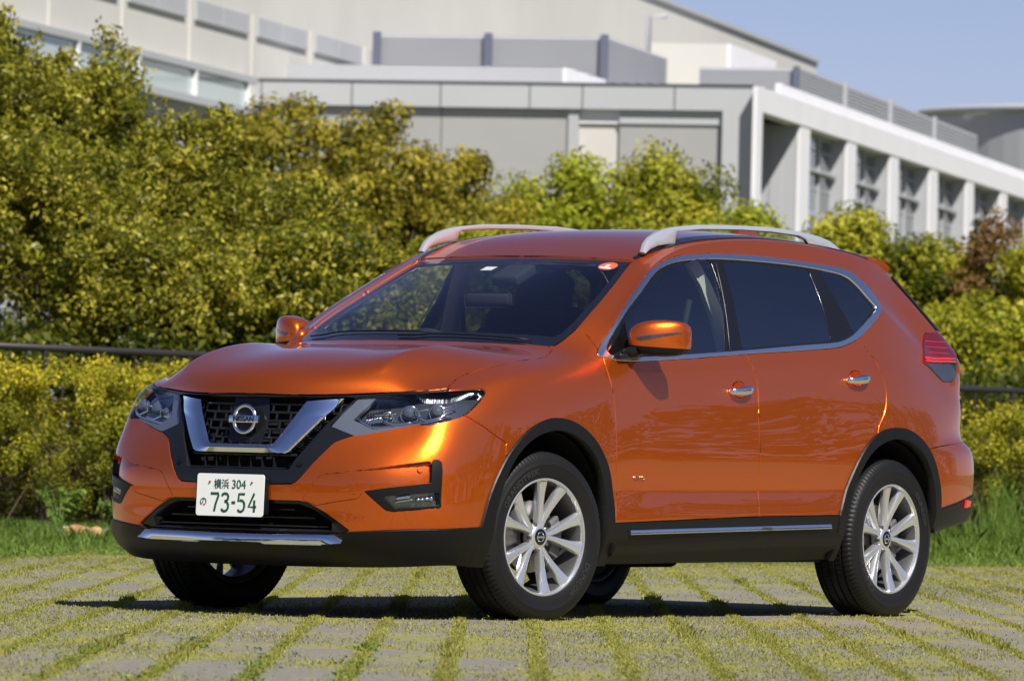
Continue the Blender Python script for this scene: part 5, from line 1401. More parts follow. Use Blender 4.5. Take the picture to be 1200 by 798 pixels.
me.from_pydata([(d, -s, -.004) for d, s in ((-25, -30), (-25, 30), (52.5, 30), (46.4, 3.4), (46.0, 2.8), (43.9, .56), (43.2, -2.05), (42.4, -2.6), (40.2, -2.9), (36, -8), (30, -30))], [], [tuple(range(10, -1, -1))])
pv = on_site(link('paving', me, paving_mat(), None, False)); pv.data.flip_normals() if pv.data.polygons[0].normal.z < 0 else None
tag(pv, 'grey block paving with mossy green joints under the car', 'paving', kind='structure')

G_SHORT = leaf_mat('short_grass', (.14, .145, .040), (.29, .29, .065), (.46, .44, .13), .2, .6, .35)
G_TALL = leaf_mat('verge_grass', (.05, .10, .015), (.11, .20, .025), (.26, .34, .07), .3, .5, .35)
def in_pave(d, s): return d < np.interp(s, [-30, -8, -2.9, -2.6, -2.05, .56, 2.8, 3.4, 30], [30, 36, 40.2, 42.4, 43.2, 43.9, 46.0, 46.4, 52.5])
def vn(d, s, f, seed):      # cheap smooth noise 0..1
    r = np.random.default_rng(seed); t = np.zeros_like(d)
    for k in range(6):
        a, b, c = r.normal(size=2), r.uniform(0, 7), r.uniform(.6, 1.7)
        t += np.sin(f*c*(a[0]*d*.5+a[1]*s)+b)
    return .5+t/7
# tufts standing in the joints
n = 190000; d = 20.0+(45.5-20.0)*rng.random(n)**1.05; hw = d*.0765; s = rng.uniform(-1, 1, n)*hw
k = np.round((s-.11)/.293); off = rng.normal(0, .015, n); s = .11+.293*k+off*(.7+.6*vn(d, s, 3, 5))
keep = in_pave(d, s) & (rng.random(n) < .38+.8*vn(d, s, 5, 9)); d, s = d[keep], s[keep]
P1 = np.stack([d, -s, np.zeros(len(d))-.003], 1); h1 = rng.uniform(.004, .013, len(d))*(1+1.6*(vn(d, s, 4, 3) > .80))
# thin growth over the blocks, thicker to the left and towards the edge
n = 230000; d = 20.0+(47-20.0)*rng.random(n); s = rng.uniform(-1, 1, n)*d*.0765
dens = np.clip(.22+1.2*(vn(d, s, 2.2, 21)-.42)+.28*(s < -1.0)*np.clip((-s-1)/.8, 0, 1)+np.clip((d-36)/14, 0, .6), .04, 1)
keep = in_pave(d, s) & (rng.random(n) < dens); d, s = d[keep], s[keep]
P2 = np.stack([d, -s, np.zeros(len(d))-.003], 1); h2 = rng.uniform(.003, .010, len(d))
P = np.concatenate([P1, P2]); h = np.concatenate([h1, h2]); V, F = blades(P, h, rng.uniform(.003, .006, len(P))*(1+(P[:, 0]-20)*.02), .9)
tint = np.clip(rng.normal(.55, .22, len(P))+.3*(vn(P[:, 0], -P[:, 1], 2.5, 31)-.5), 0, 1)
tag(on_site(raw_mesh('paving_grass', V, F, G_SHORT, None, tint)), 'short yellow-green grass and moss growing in the paving joints', 'grass', kind='stuff')
# a few broad-leaved weeds in the left foreground
n = 700; cd, cs = rng.uniform(20.3, 25, 60), rng.uniform(-1.6, -.3, 60); kk = np.round((cs-.11)/.293); cs = .11+.293*kk+rng.normal(0, .04, 60); i = rng.integers(0, 60, n)
P = np.stack([cd[i]+rng.normal(0, .03, n), -(cs[i]+rng.normal(0, .02, n)), rng.uniform(.004, .022, n)], 1)
V, F = leaf_cards(P, unit(rng.normal(size=(n, 3))*.6+np.array([0, 0, 1.])), rng.uniform(.010, .020, n), .6)
W_M = leaf_mat('weed_leaf', (.05, .10, .02), (.10, .19, .03), (.2, .3, .06), .3, .5, .3)
tag(on_site(raw_mesh('paving_weed', V, F, W_M, None, rng.random(n))), 'small dark green weeds between the front paving blocks', 'weeds', kind='stuff')
# verge grass behind the paving
def verge(n, s0, s1, d0, d1, h0, h1, m, name, label, mul=1.0):
    d = rng.uniform(d0, d1, n); s = rng.uniform(s0, s1, n); keep = ~in_pave(d-.3*rng.random(n), s); d, s = d[keep], s[keep]
    P = np.stack([d, -s, np.zeros(len(d))-.01], 1); e = np.interp(s, [-30, -8, -2.9, -2.6, -2.05, .56, 2.8, 3.4, 30], [30, 36, 40.2, 42.4, 43.2, 43.9, 46.0, 46.4, 52.5])
    g = np.clip((d-e)/6, .12, 1); h = .62*rng.uniform(h0, h1, len(d))*g*(.5+vn(d, s, 2.2, 77))
    V, F = blades(P, h, rng.uniform(.006, .013, len(d))*mul, .8)
    tag(on_site(raw_mesh(name, V, F, m, None, np.clip(rng.normal(.5, .2, len(d))+.5*(1-g)*.6, 0, 1))), label, 'grass', kind='stuff')
verge(42000, -4.6, -1.7, 40, 54.5, .05, .17, G_TALL, 'verge_grass', 'green grass verge at the foot of the left hedge')
verge(36000, 3.0, 5.6, 45.5, 60, .06, .30, G_TALL, 'verge_grass', 'bright green long grass at the foot of the right hedge')
verge(22000, -1.7, 3.0, 43, 57, .04, .16, G_TALL, 'verge_grass', 'green grass strip seen beneath the car')

# ---------------------------------------------------------------- leafy things
BARK = noisy(mat('bark', (.11, .085, .06), .9, 0, .1), 20, .05, 40, .01)
def wood(name, parent, stems, m=BARK):
    b = bmesh.new()
    for pts, r0, r1 in stems:
        k = len(pts); tube(b, pts, [r0+(r1-r0)*i/(k-1) for i in range(k)], 6, cap=False)
    return bm_link(name, b, m, parent, smooth=True)
def stems_for(H, R, n, r0):
    out = []
    for k in range(n):
        a = rng.uniform(0, 2*pi); lean = rng.uniform(.15, .8)*R; hh = H*rng.uniform(.7, .96); p = []
        for t in np.linspace(0, 1, 7):
            p.append((cos(a)*lean*t**1.3+rng.normal(0, .02*H*t), sin(a)*lean*t**1.3+rng.normal(0, .02*H*t), hh*t))
        out.append((p, r0*rng.uniform(.5, 1), r0*.12))
    return out
def crown_points(n, R, Hc, z0, ncl, rcl, fill=.35, top=.5):
    """leaf positions: clumps scattered over and inside an uneven crown"""
    u = unit(rng.normal(size=(ncl, 3))); u[:, 2] = np.abs(u[:, 2])*1.2-top*.9*(rng.random(ncl) < .42)*rng.random(ncl)*1.6
    u = unit(u); rad = (1-fill*rng.random(ncl)**1.4)*(1+.12*np.sin(u[:, 0]*5+u[:, 2]*4+rng.uniform(0, 6)))
    C_ = u*rad[:, None]*np.array([R, R, Hc/2]); C_[:, 2] += z0+Hc/2
    rc = rcl*rng.uniform(.6, 1.25, ncl)
    i = rng.integers(0, ncl, n); q = unit(rng.normal(size=(n, 3))); q[:, 2] = q[:, 2]*.85+.12
    rr = rng.random(n)**.45
    P = C_[i]+q*(rr*rc[i])[:, None]; keep = P[:, 2] > .03
    return P[keep], q[keep], i[keep], rr[keep]
def plant(name, label, cat, group, d, s, H, R, z0, m, n, ncl, rcl, leaf, aspect=.5, stems=7, r0=.04, tintc=.5, orient=.55, fill=.35, sprigs=0, zb=0.0):
    root = empty(name, S(d, s, zb)); tag(root, label, cat, group)
    P, q, ci, rr = crown_points(n, R, H-z0, z0, ncl, rcl, fill)
    if sprigs:       # thin shoots standing out of the crown
        ns = sprigs*26; j = rng.integers(0, len(P), sprigs); top = P[j]; k = np.repeat(np.arange(sprigs), 26); t = rng.random(ns)
        up = np.stack([rng.normal(0, .18, sprigs), rng.normal(0, .18, sprigs), rng.uniform(.25, .75, sprigs)], 1)
        Q = top[k]+up[k]*t[:, None]*(.9+.3*R)*.6+rng.normal(0, .022, (ns, 3)); P = np.concatenate([P, Q]); q = np.concatenate([q, unit(rng.normal(size=(ns, 3)))]); ci = np.concatenate([ci, np.zeros(ns, int)]); rr = np.concatenate([rr, np.ones(ns)])
    ctint = rng.normal(0, .22, ncl)[ci]
    Nn = unit(q*orient+rng.normal(size=q.shape)*(1-orient)+np.array([0, 0, .15]))
    V, F = leaf_cards(P, Nn, leaf*rng.uniform(.7, 1.3, len(P)), aspect, .1)
    tint = np.clip(tintc+ctint+rng.normal(0, .16, len(P))+.12*(rr-.6), 0, 1)
    raw_mesh('crown', V, F, m, root, tint)
    wood('trunk', root, stems_for(H*.85, R, stems, r0))
    return root
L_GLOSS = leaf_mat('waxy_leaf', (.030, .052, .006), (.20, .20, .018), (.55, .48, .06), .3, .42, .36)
L_OLIVE = leaf_mat('olive_leaf', (.05, .06, .008), (.30, .255, .022), (.60, .49, .06), .3, .5, .36)
L_LIME = leaf_mat('lime_leaf', (.11, .16, .008), (.36, .41, .025), (.60, .60, .06), .3, .5, .46)
L_MID = leaf_mat('yellow_green_leaf', (.05, .08, .006), (.32, .335, .022), (.64, .59, .06), .3, .5, .44)
L_RUST = leaf_mat('bronze_leaf', (.06, .035, .012), (.20, .10, .03), (.30, .20, .05), .3, .5, .35)
L_HEDGE = leaf_mat('hedge_leaf', (.06, .07, .012), (.29, .29, .020), (.68, .57, .04), .3, .5, .40)
g1 = 'tall glossy-leaved shrubs behind the left railing'
left = [  # d, s, H, R, n, label
 (64.5, -5.15, 4.9, 1.15, 'tall bushy olive-green shrub at the left edge of the photo, reaching its top corner', 30000),
 (66.5, -4.0, 4.3, .85, 'tall glossy shrub with light shoots above it, second from the left edge', 30000),
 (62.5, -4.3, 3.3, 1.05, 'lower dark glossy shrub before the two tallest ones, above the left railing', 24000),
 (63.5, -3.0, 3.55, .90, 'bushy shrub with thin shoots in front of the long strip window of the far wall', 28000),
 (62.0, -3.2, 2.6, .95, 'low glossy shrub with bare stems showing over the left railing', 22000),
 (64.5, -2.15, 3.15, .85, 'glossy shrub sloping down towards the car bonnet, third along the top line', 24000),
 (62.8, -1.75, 2.55, .80, 'round glossy shrub just above the far door mirror of the car', 20000),
 (63.5, -1.20, 2.35, .70, 'small glossy shrub directly behind the car windscreen pillar', 14000)]
for d_, s_, H_, R_1, lab, n_ in left:
    plant('glossy_shrub', lab, 'shrub', g1, d_, s_, H_, R_1, (1.0 if d_ < 63 else .4), L_GLOSS, int(n_*1.25), 330, .205, .060, .46, 12, .035, .52, .45, .42, 40)
g2 = 'clipped cloud-shaped trees in front of the far building'
mids = [ # px-ish s, d, H, R, mat, label
 (84, -2.95, 4.95, 1.10, L_OLIVE, 'brownish olive tree with a rounded top rising just right of the tall left shrubs', .42),
 (85, -1.75, 4.75, 1.05, L_OLIVE, 'broad olive-brown tree in the middle of the left half, under the ribbed roof screen', .45),
 (82, -2.25, 3.5, 1.0, L_OLIVE, 'lower olive tree in front of the brownish ones, left of the car roof', .35),
 (86, -.75, 4.45, .85, L_OLIVE, 'olive-yellow tree with a feathery point left of the grey blank wall', .55),
 (82, -.95, 3.2, .95, L_MID, 'dark-gapped yellow-green tree behind the left end of the car roof', .5),
 (88, .10, 4.05, .85, L_LIME, 'bright lime green bush below the blank grey wall', .5),
 (88, .85, 4.40, .55, L_LIME, 'narrow lime green tree left of the grey doorway pier', .48),
 (84, -.35, 3.45, .9, L_MID, 'middling yellow-green tree between the lime bushes and the olive ones', .5),
 (86, -2.3, 4.3, .9, L_OLIVE, 'olive-brown tree filling the dip between the two tallest olive trees', .5),
 (84, .35, 3.2, .9, L_LIME, 'low lime green bush right behind the car roof', .45),
 (88, 1.45, 4.42, .62, L_MID, 'knobbly yellow-green tree with two rounded tops in front of the beige wall', .6),
 (88, 2.05, 4.48, .58, L_MID, 'knobbly yellow-green tree with cloud-like tufts left of the white corner column', .62),
 (84, 1.75, 3.4, .9, L_MID, 'lower knobbly tree above the near roof rail', .45),
 (86, 2.75, 3.95, .70, L_LIME, 'sunlit yellow-green tree under the white corner column', .55),
 (83, 3.05, 3.2, .75, L_MID, 'low yellow-green bush above the rear end of the roof rail', .5),
 (88, 4.15, 3.90, .70, L_MID, 'rounded yellow-green tree in front of the second pair of windows', .62),
 (84, 3.8, 3.05, .75, L_LIME, 'low bright bush just above the rear spoiler', .5),
 (80, 4.2, 2.4, .95, L_MID, 'dense yellow-green bush directly behind the tail lamp', .45),
 (88, 5.05, 3.45, .75, L_MID, 'yellow-green tree between the round-topped tree and the bronze one', .5),
 (88, 5.75, 3.75, .62, L_RUST, 'tree with a bronze-red top near the right edge', .5),
 (86, 6.45, 3.55, .80, L_MID, 'yellow-green tree with a brownish top at the right edge', .55),
 (80, 5.2, 2.55, .95, L_MID, 'dense rounded bush above the right railing', .55),
 (80, 6.3, 2.6, .95, L_LIME, 'dense yellow-green bush at the right edge above the railing', .4),
]
for d_, s_, H_, R_1, m_, lab, tc in mids:
    plant('cloud_tree', lab, 'tree', g2, d_, s_, H_-.22, R_1*1.1, .3, m_, 21000, 60, .34, .085, .42, 5, .07, tc, .62, .30, 0)
g3 = 'low bushes filling the far bed'
for k, (d_, s_, H_) in enumerate(((74, -.2, 2.0), (74, 1.4, 2.0), (74, 3.0, 2.1))):
    plant('cloud_tree', ('low dark bush hidden behind the windscreen', 'low dark bush seen through the front door windows', 'low dark bush seen through the rear windows')[k], 'tree', g3, d_, s_, H_, 1.0, .1, L_MID, 9000, 46, .36, .085, .42, 5, .05, .45, .6, .3, 0)

# undergrowth filling the bed; its dark tint stands for shade under the shrubs
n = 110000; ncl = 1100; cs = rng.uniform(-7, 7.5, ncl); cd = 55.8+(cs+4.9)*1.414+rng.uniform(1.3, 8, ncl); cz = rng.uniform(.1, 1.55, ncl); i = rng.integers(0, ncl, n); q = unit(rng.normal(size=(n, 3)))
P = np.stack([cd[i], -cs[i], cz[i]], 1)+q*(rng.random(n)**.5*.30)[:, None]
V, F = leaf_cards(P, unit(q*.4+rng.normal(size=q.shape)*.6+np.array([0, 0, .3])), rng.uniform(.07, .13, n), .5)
tag(on_site(raw_mesh('undergrowth', V, F, L_GLOSS, None, np.clip(rng.normal(.10, .12, n), 0, 1))), 'dense undergrowth behind the railing, tinted dark as shade under the shrubs', 'undergrowth', kind='stuff')
# hedge in front of the railing
def hedge():
    root = empty('hedge', S(53.5, -3.4)); tag(root, 'long low yellow-green hedge with brown twigs running behind the car', 'hedge')
    def line(s): return 53.8+(s+3.4)*.80
    Ps, Ns, Ts = [], [], []
    for s0, s1, n, H in ((-5.6, -1.4, 120000, 1.17), (-1.4, 3.2, 14000, 1.12), (3.2, 6.0, 75000, 1.03)):
        ncl = int((s1-s0)*85); cs = rng.uniform(s0, s1, ncl); cz = H*rng.random(ncl)**.62; cx = line(cs)+rng.uniform(-.55, .75, ncl)
        cx -= .10*np.sin(cz/H*pi); cz = np.where(cz > H*.93, cz+rng.uniform(-.03, .09, ncl), cz)
        i = rng.integers(0, ncl, n); q = unit(rng.normal(size=(n, 3)))
        P = np.stack([cx[i], -cs[i], cz[i]], 1)+q*(rng.random(n)**.5*.125)[:, None]
        thin = rng.random(n) < np.clip((P[:, 2]-.05)/.30, .25, 1) ; P, q, i = P[thin], q[thin], i[thin]
        Ps.append(P); Ns.append(unit(q*.5+rng.normal(size=q.shape)*.5+np.array([0, 0, .3])))
        Ts.append(np.clip(.12+.52*np.clip(P[:, 2]/H, 0, 1.1)**1.3+rng.normal(0, .14, ncl)[i]+rng.normal(0, .15, len(P)), 0, 1))  # shade towards the hedge foot is put into the leaf tint
    P, Nn, T = np.concatenate(Ps), np.concatenate(Ns), np.concatenate(Ts)
    # young shoots on the top
    n = 620; sx = np.concatenate([rng.uniform(-5.5, -1.4, 400), rng.uniform(3.2, 6, 220)]); k = np.repeat(np.arange(n), 16); t = rng.random(n*16)
    hh = rng.uniform(.06, .24, n); base = np.stack([line(sx)+rng.uniform(-.5, .6, n), -sx, np.where(sx < 0, 1.11, .98)], 1); ln = rng.normal(0, .05, (n, 2))
    Q = base[k]+np.stack([ln[k, 0]*t, ln[k, 1]*t, hh[k]*t], 1)+rng.normal(0, .011, (n*16, 3))
    P = np.concatenate([P, Q]); Nn = np.concatenate([Nn, unit(rng.normal(size=Q.shape))]); T = np.concatenate([T, np.clip(rng.normal(.82, .12, len(Q)), 0, 1)])
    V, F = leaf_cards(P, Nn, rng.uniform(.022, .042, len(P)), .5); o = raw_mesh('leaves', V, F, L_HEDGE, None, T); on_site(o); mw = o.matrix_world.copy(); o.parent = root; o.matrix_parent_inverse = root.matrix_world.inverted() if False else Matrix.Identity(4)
    o.matrix_local = Matrix.Translation(-root.location) @ mw
    # twigs
    n = 3000; sx = np.concatenate([rng.uniform(-5.6, -1.3, 2000), rng.uniform(3.2, 6, 1000)]); b0 = np.stack([line(sx)+rng.uniform(-.45, .5, n), -sx, rng.uniform(0, .4, n)], 1)
    dv = np.stack([rng.normal(0, .22, n), rng.normal(0, .22, n), rng.uniform(.15, .6, n)], 1); w = rng.uniform(.0025, .005, n)[:, None]; pr = unit(np.cross(dv, rng.normal(size=(n, 3))))
    V = np.stack([b0-pr*w, b0+pr*w, b0+dv+pr*w*.4, b0+dv-pr*w*.4], 1).reshape(-1, 3)
    o = raw_mesh('twigs', V, np.arange(4*n).reshape(n, 4), mat('twig', (.115, .08, .05), .85, 0, .15), None); o.parent = root
    o.matrix_local = Matrix.Translation(-root.location) @ SITE_M
hedge()
# leafy weeds at the hedge foot
def weed(d, s, H, lab, n=260):
    r = empty('verge_weed', S(d, s)); tag(r, lab, 'weed')
    ns = 9; a = rng.uniform(0, 2*pi, ns); k = rng.integers(0, ns, n); t = rng.random(n)**.7
    P = np.stack([np.cos(a[k])*t*H*.55, np.sin(a[k])*t*H*.55, t*H*.95], 1)+rng.normal(0, .012, (n, 3))
    V, F = leaf_cards(P, unit(rng.normal(size=(n, 3))+np.array([0, 0, .8])), rng.uniform(.05, .10, n), .28, .3)
    raw_mesh('leaves', V, F, G_TALL, r, np.clip(rng.normal(.6, .15, n), 0, 1))
    st = [([(0, 0, 0), (cos(q)*H*.2, sin(q)*H*.2, H*.5), (cos(q)*H*.5, sin(q)*H*.5, H*.9)], .004, .002) for q in a]
    wood('stem', r, st, mat('green_stem', (.10, .16, .03), .6))
weed(50.6, -3.22, .34, 'leafy green weed standing against the left hedge above the pale stones')
weed(50.3, -2.78, .26, 'small leafy weed right of the pale stones, beside the front bumper')
weed(54.0, 4.05, .52, 'tall leafy weed beside the rear bumper in front of the right hedge')
weed(53.2, 4.62, .36, 'leafy weed at the right edge of the photo in the long grass')
# pale stones in the verge
def stone(d, s, r, col, lab):
    b = bmesh.new(); bmesh.ops.create_icosphere(b, subdivisions=3, radius=1)
    sd = rng.uniform(0, 9, 3)
    for v in b.verts:
        f = 1+.18*sin(v.co.x*3+sd[0])+.14*sin(v.co.y*4+sd[1])+.1*sin(v.co.z*5+sd[2]); v.co = Vector((v.co.x*r*f, v.co.y*r*1.5*f, v.co.z*r*.75*f+r*.5))
    m = mat('stone', col, .85); N = NT(m); vv = N.coords(); N.l(N.mix(N.noise(vv, 18, 5), tuple(c*.6 for c in col), tuple(min(1, c*1.2) for c in col)), N.b.inputs['Base Color']); N.bump(N.noise(vv, 30, 5), .5, .02)
    o = bm_link('verge_stone', b, m, None, smooth=True); o.location = S(d, s); tag(o, lab, 'stone')
stone(49.6, -3.03, .075, (.45, .24, .11), 'orange-brown stone lying in the verge left of the bumper')
stone(49.4, -2.90, .055, (.50, .30, .14), 'small tan stone beside the orange-brown one')
stone(49.9, -3.14, .05, (.66, .65, .62), 'white stone left of the orange-brown one')
stone(50.0, -2.86, .045, (.66, .65, .62), 'small white stone nearest the bumper')

verge(900, 3.6, 5.6, 51, 57, .5, .95, G_TALL, 'tall_grass', 'tall thin grass blades leaning at the right edge of the photo')
# dark-leaved treeline added out of view behind the camera to darken the car's reflections
def reflection_wood(n, ncl):
    az = rng.uniform(RAD(-40), RAD(165), ncl); R0 = rng.uniform(62, 76, ncl); hh = 9.5+2.0*np.sin(az*7)+1.2*np.sin(az*17+1)
    cz = hh*rng.random(ncl)**.8; i = rng.integers(0, ncl, n); q = unit(rng.normal(size=(n, 3)))
    P = np.stack([R0*np.cos(az)-1.5, R0*np.sin(az), cz], 1)[i]+q*(rng.random(n)**.5*1.6)[:, None]
    P[:, 2] = np.abs(P[:, 2]); V, F = leaf_cards(P, unit(q*.5+rng.normal(size=q.shape)*.5), rng.uniform(.45, .9, n), .6)
    tag(raw_mesh('reflection_wood', V, F, leaf_mat('reflection_leaf', (.02, .03, .008), (.05, .065, .015), (.09, .10, .02), .2, .6, .12), None, np.clip(rng.normal(.3, .15, ncl)[i], 0, 1)), 'wood added out of view behind the camera to darken reflections in the car', 'wood', kind='stuff')
reflection_wood(60000, 1500)
# ---------------------------------------------------------------- railing
def railing():
    root = empty('railing', S(56, -4.9)); tag(root, 'long dark brown pipe railing with thin uprights behind the hedge', 'railing')
    m = mat('railing_paint', (.035, .030, .028), .4, .2, .5); inv = root.matrix_basis.inverted()
    A, B = Vector((55.8, 4.9, 0)), Vector((71.5, -6.2, 0)); top = lambda t: 1.43-.05*t
    def W(p): return inv @ (SITE_M @ p)
    inv = Matrix.Translation(-root.location)
    b = bmesh.new(); tube(b, [W(A.lerp(B, t)+Vector((0, 0, top(t)))) for t in (0.0, .25, .5, .75, 1)], .030, 12); bm_link('handrail', b, m, root, smooth=True)
    L = (B-A).length; n = int(L/.235)
    b = bmesh.new(); tube(b, [W(A.lerp(B, t)+Vector((0, 0, .62))) for t in (0.0, .5, 1)], .018, 8); bm_link('lower_rail', b, m, root, smooth=True)
    for k in range(n+1):
        t = k/n; p = A.lerp(B, t); b = bmesh.new(); r = .013 if k % 8 else .026
        tube(b, [W(p+Vector((0, 0, .62 if k % 8 else 0))), W(p+Vector((0, 0, top(t))))], r, 6, cap=False)
        bm_link('baluster' if k % 8 else 'post', b, m, root, smooth=True)
railing()

# ---------------------------------------------------------------- far building
def wall_mat(name, c, seam=None, vs=None):
    m = mat(name, c, .75, 0, .25); N = NT(m); v = N.coords()
    f = N.noise(v, .35, 5, .6); col = N.mix(f, tuple(x*.90 for x in c), tuple(min(1, x*1.07) for x in c))
    N.l(col, N.b.inputs['Base Color']); return m
B_FRONT = wall_mat('building_grey_panel', (.43, .44, .46)); B_DARK = wall_mat('building_dark_grey', (.34, .34, .335))
B_BEIGE = wall_mat('building_beige', (.56, .548, .505)); B_WHITE = wall_mat('building_white', (.72, .72, .74)); B_GREY2 = wall_mat('building_light_grey', (.40, .41, .43))  # fascia, columns and parapet: front-facing sides grey, right-facing sides white
B_SCREEN = wall_mat('roof_screen_metal', (.40, .41, .43)); B_SEAM = mat('panel_seam', (.12, .125, .14), .7); B_BLUE = mat('screen_post', (.11, .125, .17), .5)
B_GLASS = mat('building_glass', (.06, .08, .10), .08, 0, .8); B_GLASSL = mat('clerestory_glass', (.42, .50, .50), .12, 0, .8)
K0 = Vector((150.0, -5.11, 0)); ANG = RAD(-11)            # front right corner; long axis recedes 11 degrees to the right
bld_M = SITE_M @ Matrix.Translation(K0) @ Matrix.Rotation(ANG, 4, 'Z')
# building frame: +x recedes along the colonnade, +y to the left along the front
building = bpy.data.objects.new('building', None); COL.objects.link(building); building.matrix_world = bld_M
tag(building, 'large pale grey institutional building with a white colonnade and ribbed roof screens behind the trees', 'building')
def bpart(name, m, fn, parent=None):
    b = bmesh.new(); fn(b); o = bm_link(name, b, m, parent or building); return o
def bx3(b, x0, x1, y0, y1, z0, z1): box(b, ((x0+x1)/2, (y0+y1)/2, (z0+z1)/2), (abs(x1-x0), abs(y1-y0), abs(z1-z0)))
ZT = 8.50
bpart('fascia', B_FRONT, lambda b: bx3(b, -.15, .5, .0, 13.0, 7.98, ZT))
bpart('fascia_cap', B_SEAM, lambda b: bx3(b, -.18, .3, 0, 13, ZT, ZT+.04))
bpart('wall', B_DARK, lambda b: bx3(b, 0.0, .5, 4.08, 13.0, 0, 7.98))
bpart('pier', B_GREY2, lambda b: bx3(b, -.06, .5, 3.86, 4.08, 0, 7.98))
bpart('corner_column', B_FRONT, lambda b: bx3(b, -.15, .6, 0, .72, 0, 7.98))
bpart('corner_face', B_WHITE, lambda b: bx3(b, -.60, .15, -.10, .0, 0, ZT))
bpart('portico_wall', B_BEIGE, lambda b: bx3(b, 0.10, .4, 2.97, 3.86, 0, 7.68))
bpart('portico_side_beam', B_WHITE, lambda b: bx3(b, .03, .4, 2.97, 3.86, 7.68, 7.98))
bpart('portico_wall', B_DARK, lambda b: bx3(b, .02, .3, .7, 2.97, 0, 7.68))
bpart('portico_beam', B_FRONT, lambda b: bx3(b, -.03, .3, .7, 2.97, 7.68, 7.98))
for y in (1.75, 3.75, 4.9, 6.85, 8.8, 10.8): bpart('panel_seam', B_SEAM, lambda b: bx3(b, -.156, -.148, y, y+.03, 7.98, ZT))
for y in (6.85, 8.8, 10.8): bpart('panel_seam', B_SEAM, lambda b: bx3(b, -.006, .002, y, y+.025, 0, 7.98))
bpart('roof', B_GREY2, lambda b: bx3(b, .3, 60, .2, 10.7, 8.2, 8.45))
bpart('roof_parapet', B_GREY2, lambda b: bx3(b, 3.0, 3.3, 4.8, 13, 8.45, 9.03))
bpart('roof_parapet_side', B_WHITE, lambda b: bx3(b, 3.0, 8.4, 4.72, 4.8, 8.45, 9.03))
def screen(name, m, x0, x1, y0, y1, z0, z1):
    """ribbed metal screen: a backing sheet with horizontal ribs in one part"""
    def fn(b):
        n = int((z1-z0)/.085); along_y = abs(x1-x0) < abs(y1-y0)
        prof = []
        for k in range(n):
            za, zb = z0+(z1-z0)*k/n, z0+(z1-z0)*(k+.55)/n; prof += [(0, za), (0, zb), (.035, zb), (.035, z0+(z1-z0)*(k+1)/n)]
        a, c = ((y0, y1) if along_y else (x0, x1))
        L = [b.verts.new((x0+o, a, z) if along_y else (a, y0+o, z)) for o, z in prof]; R2 = [b.verts.new((x0+o, c, z) if along_y else (c, y0+o, z)) for o, z in prof]
        for i in range(len(prof)-1): b.faces.new((L[i], L[i+1], R2[i+1], R2[i]))
    return bpart(name, m, fn)
screen('roof_screen', B_SCREEN, 8.0, 8.05, 4.72, 10.14, 8.9, 10.0)
screen('roof_screen', B_GREY2, 8.0, 15.9, 4.70, 4.75, 8.7, 10.0)
for y in (4.70, 7.37, 9.95): bpart('screen_post', B_BLUE, lambda b: bx3(b, 7.88, 8.0, y, y+.17, 8.6, 10.06))
screen('roof_screen', B_SCREEN, 14.0, 14.05, 1.30, 3.62, 8.6, 9.69)
screen('roof_screen', B_GREY2, 14.1, 47, 1.24, 1.29, 8.6, 9.72)
bpart('screen_post', B_BLUE, lambda b: bx3(b, 13.88, 14.0, 1.24, 1.38, 8.6, 9.74))
for x in (21, 29, 37.5): bpart('screen_post', B_GREY2, lambda b: bx3(b, x, x+.2, 1.16, 1.24, 8.6, 9.76))
bpart('plant_room', B_BEIGE, lambda b: bx3(b, 30, 35, 5.60, 7.6, 8.4, 11.18)); bpart('plant_room_side', B_WHITE, lambda b: bx3(b, 30.0, 37.6, 5.5, 5.6, 8.4, 11.18))
def colonnade():
    bay = 7.25; n = 8
    bpart('side_fascia', B_WHITE, lambda b: bx3(b, .15, 64, -.10, .25, 7.98, ZT)); bpart('side_parapet', B_WHITE, lambda b: bx3(b, 5.1, 64, .30, .42, ZT-.1, ZT+.36))
    bpart('side_wall', B_GREY2, lambda b: bx3(b, 5.7, 64, .34, .60, 0, 7.98))
    bpart('side_wall', B_DARK, lambda b: bx3(b, .6, 5.7, 1.05, 1.3, 0, 7.98))
    for k in range(n):
        x1 = 5.70+bay*k
        bpart('column', B_WHITE, lambda b: bx3(b, x1, x1+1.42, -.08, .0, 0, 7.98)); bpart('column_return', B_GREY2, lambda b: bx3(b, x1+.02, x1+1.40, .0, .34 if k else 1.05, 0, 7.98))
        if k == n-1: break
        xb = x1+1.42
        for xa, w in ((xb+1.75, 2.0), (xb+3.95, 1.85)):
            fr = bpart('window', B_GREY2, lambda b: [bx3(b, xa, xa+w, .30, .34, z, z+hh) for z, hh in ((7.90, .08), (7.60, .03), (7.08, .12), (6.72, .03), (6.12, .12), (5.2, .12))]+[bx3(b, x, x+.05, .32, .34, 0, 7.98) for x in (xa, xa+w-.05)])
            bpart('pane', B_GLASS, lambda b: bx3(b, xa+.06, xa+w-.06, .325, .34, 0, 7.95), fr)
        bpart('window_pier', B_GREY2, lambda b: bx3(b, xb+3.76, xb+3.94, .27, .34, 0, 7.98))
        bpart('sun_shade', B_GREY2, lambda b: bx3(b, xb, xb+5.8, .16, .34, 7.10, 7.16))
colonnade()
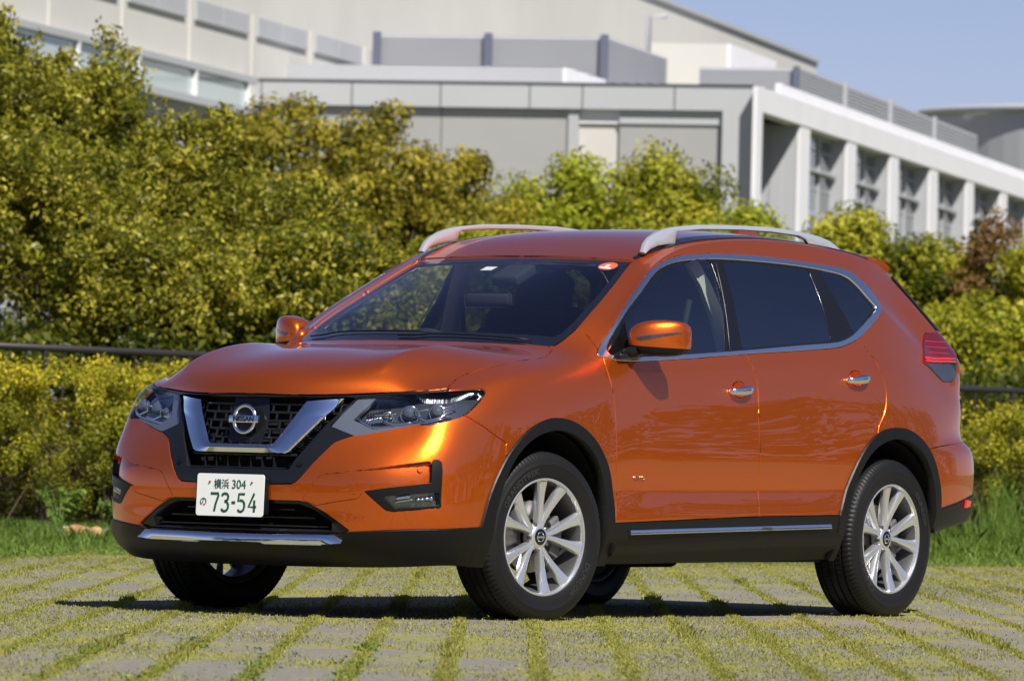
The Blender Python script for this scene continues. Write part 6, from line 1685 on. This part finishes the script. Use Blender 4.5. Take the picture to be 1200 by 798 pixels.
bpart('hall_wall', B_BEIGE, lambda b: bx3(b, -45, 81, 11.0, 11.4, 8.0, 13.6)); bpart('hall_end', B_BEIGE, lambda b: bx3(b, 81, 81.4, 11, 30, 0, 13.6))
bpart('hall_base', B_GREY2, lambda b: bx3(b, -45, 0, 11.0, 11.3, 0, 8.0))
bpart('hall_roof_edge', B_GREY2, lambda b: bx3(b, -45, 81.4, 10.9, 11.4, 13.6, 13.72))
for k in range(-5, 3):
    x = .05+5.72*k; w = 4.75
    fr = bpart('strip_window', B_GREY2, lambda b: bx3(b, x-.05, x+w+.05, 10.93, 11.0, 9.44, 9.50))
    bpart('louvre', B_SCREEN, lambda b: (bx3(b, x, x+w*.49, 10.95, 11.0, 9.50, 9.86), bx3(b, x+w*.51, x+w, 10.95, 11.0, 9.50, 9.86)), fr)
    bpart('wall_rib', B_BEIGE, lambda b: bx3(b, x-.50, x-.38, 10.96, 11.0, 8.4, 9.9))
bpart('long_window_band', B_GREY2, lambda b: (bx3(b, -30, -1.0, 10.70, 11.0, 8.36, 8.50), bx3(b, -30, -1.0, 10.70, 11.0, 7.66, 7.82)))
for k in range(6):
    x1 = -1.7-4.85*k; fr = bpart('long_window', B_WHITE, lambda b: bx3(b, x1, x1+.07, 10.70, 10.9, 7.82, 8.36)); bpart('pane', B_GLASSL, lambda b: bx3(b, x1-4.69, x1, 10.80, 10.9, 7.82, 8.36), fr)
# drum on the far right
def drum(b):
    bmesh.ops.create_cone(b, cap_ends=True, segments=72, radius1=7.6, radius2=7.6, depth=12.0)
    for v in b.verts: v.co += Vector((0, 0, 6.0))
dr = bpart('round_tower', B_GREY2, drum); dr.parent = None; dr.location = S(232, 21.0); tag(dr, 'grey round drum-shaped tower at the right edge beyond the colonnade', 'tower')
b = bmesh.new(); tube(b, [Vector((7.75*cos(2*pi*k/72), 7.75*sin(2*pi*k/72), 12.0)) for k in range(73)], .12, 8, cap=False)
bm_link('tower_rim', b, B_FRONT, dr, smooth=True)
b = bmesh.new(); tube(b, [(0, 0, 9), (0, 0, 11.72), (0, -.45, 11.75)], .07, 6)
lm = bm_link('roof_lamp', b, B_GREY2, building, smooth=True); lm.location = (28, 7.3, 0)
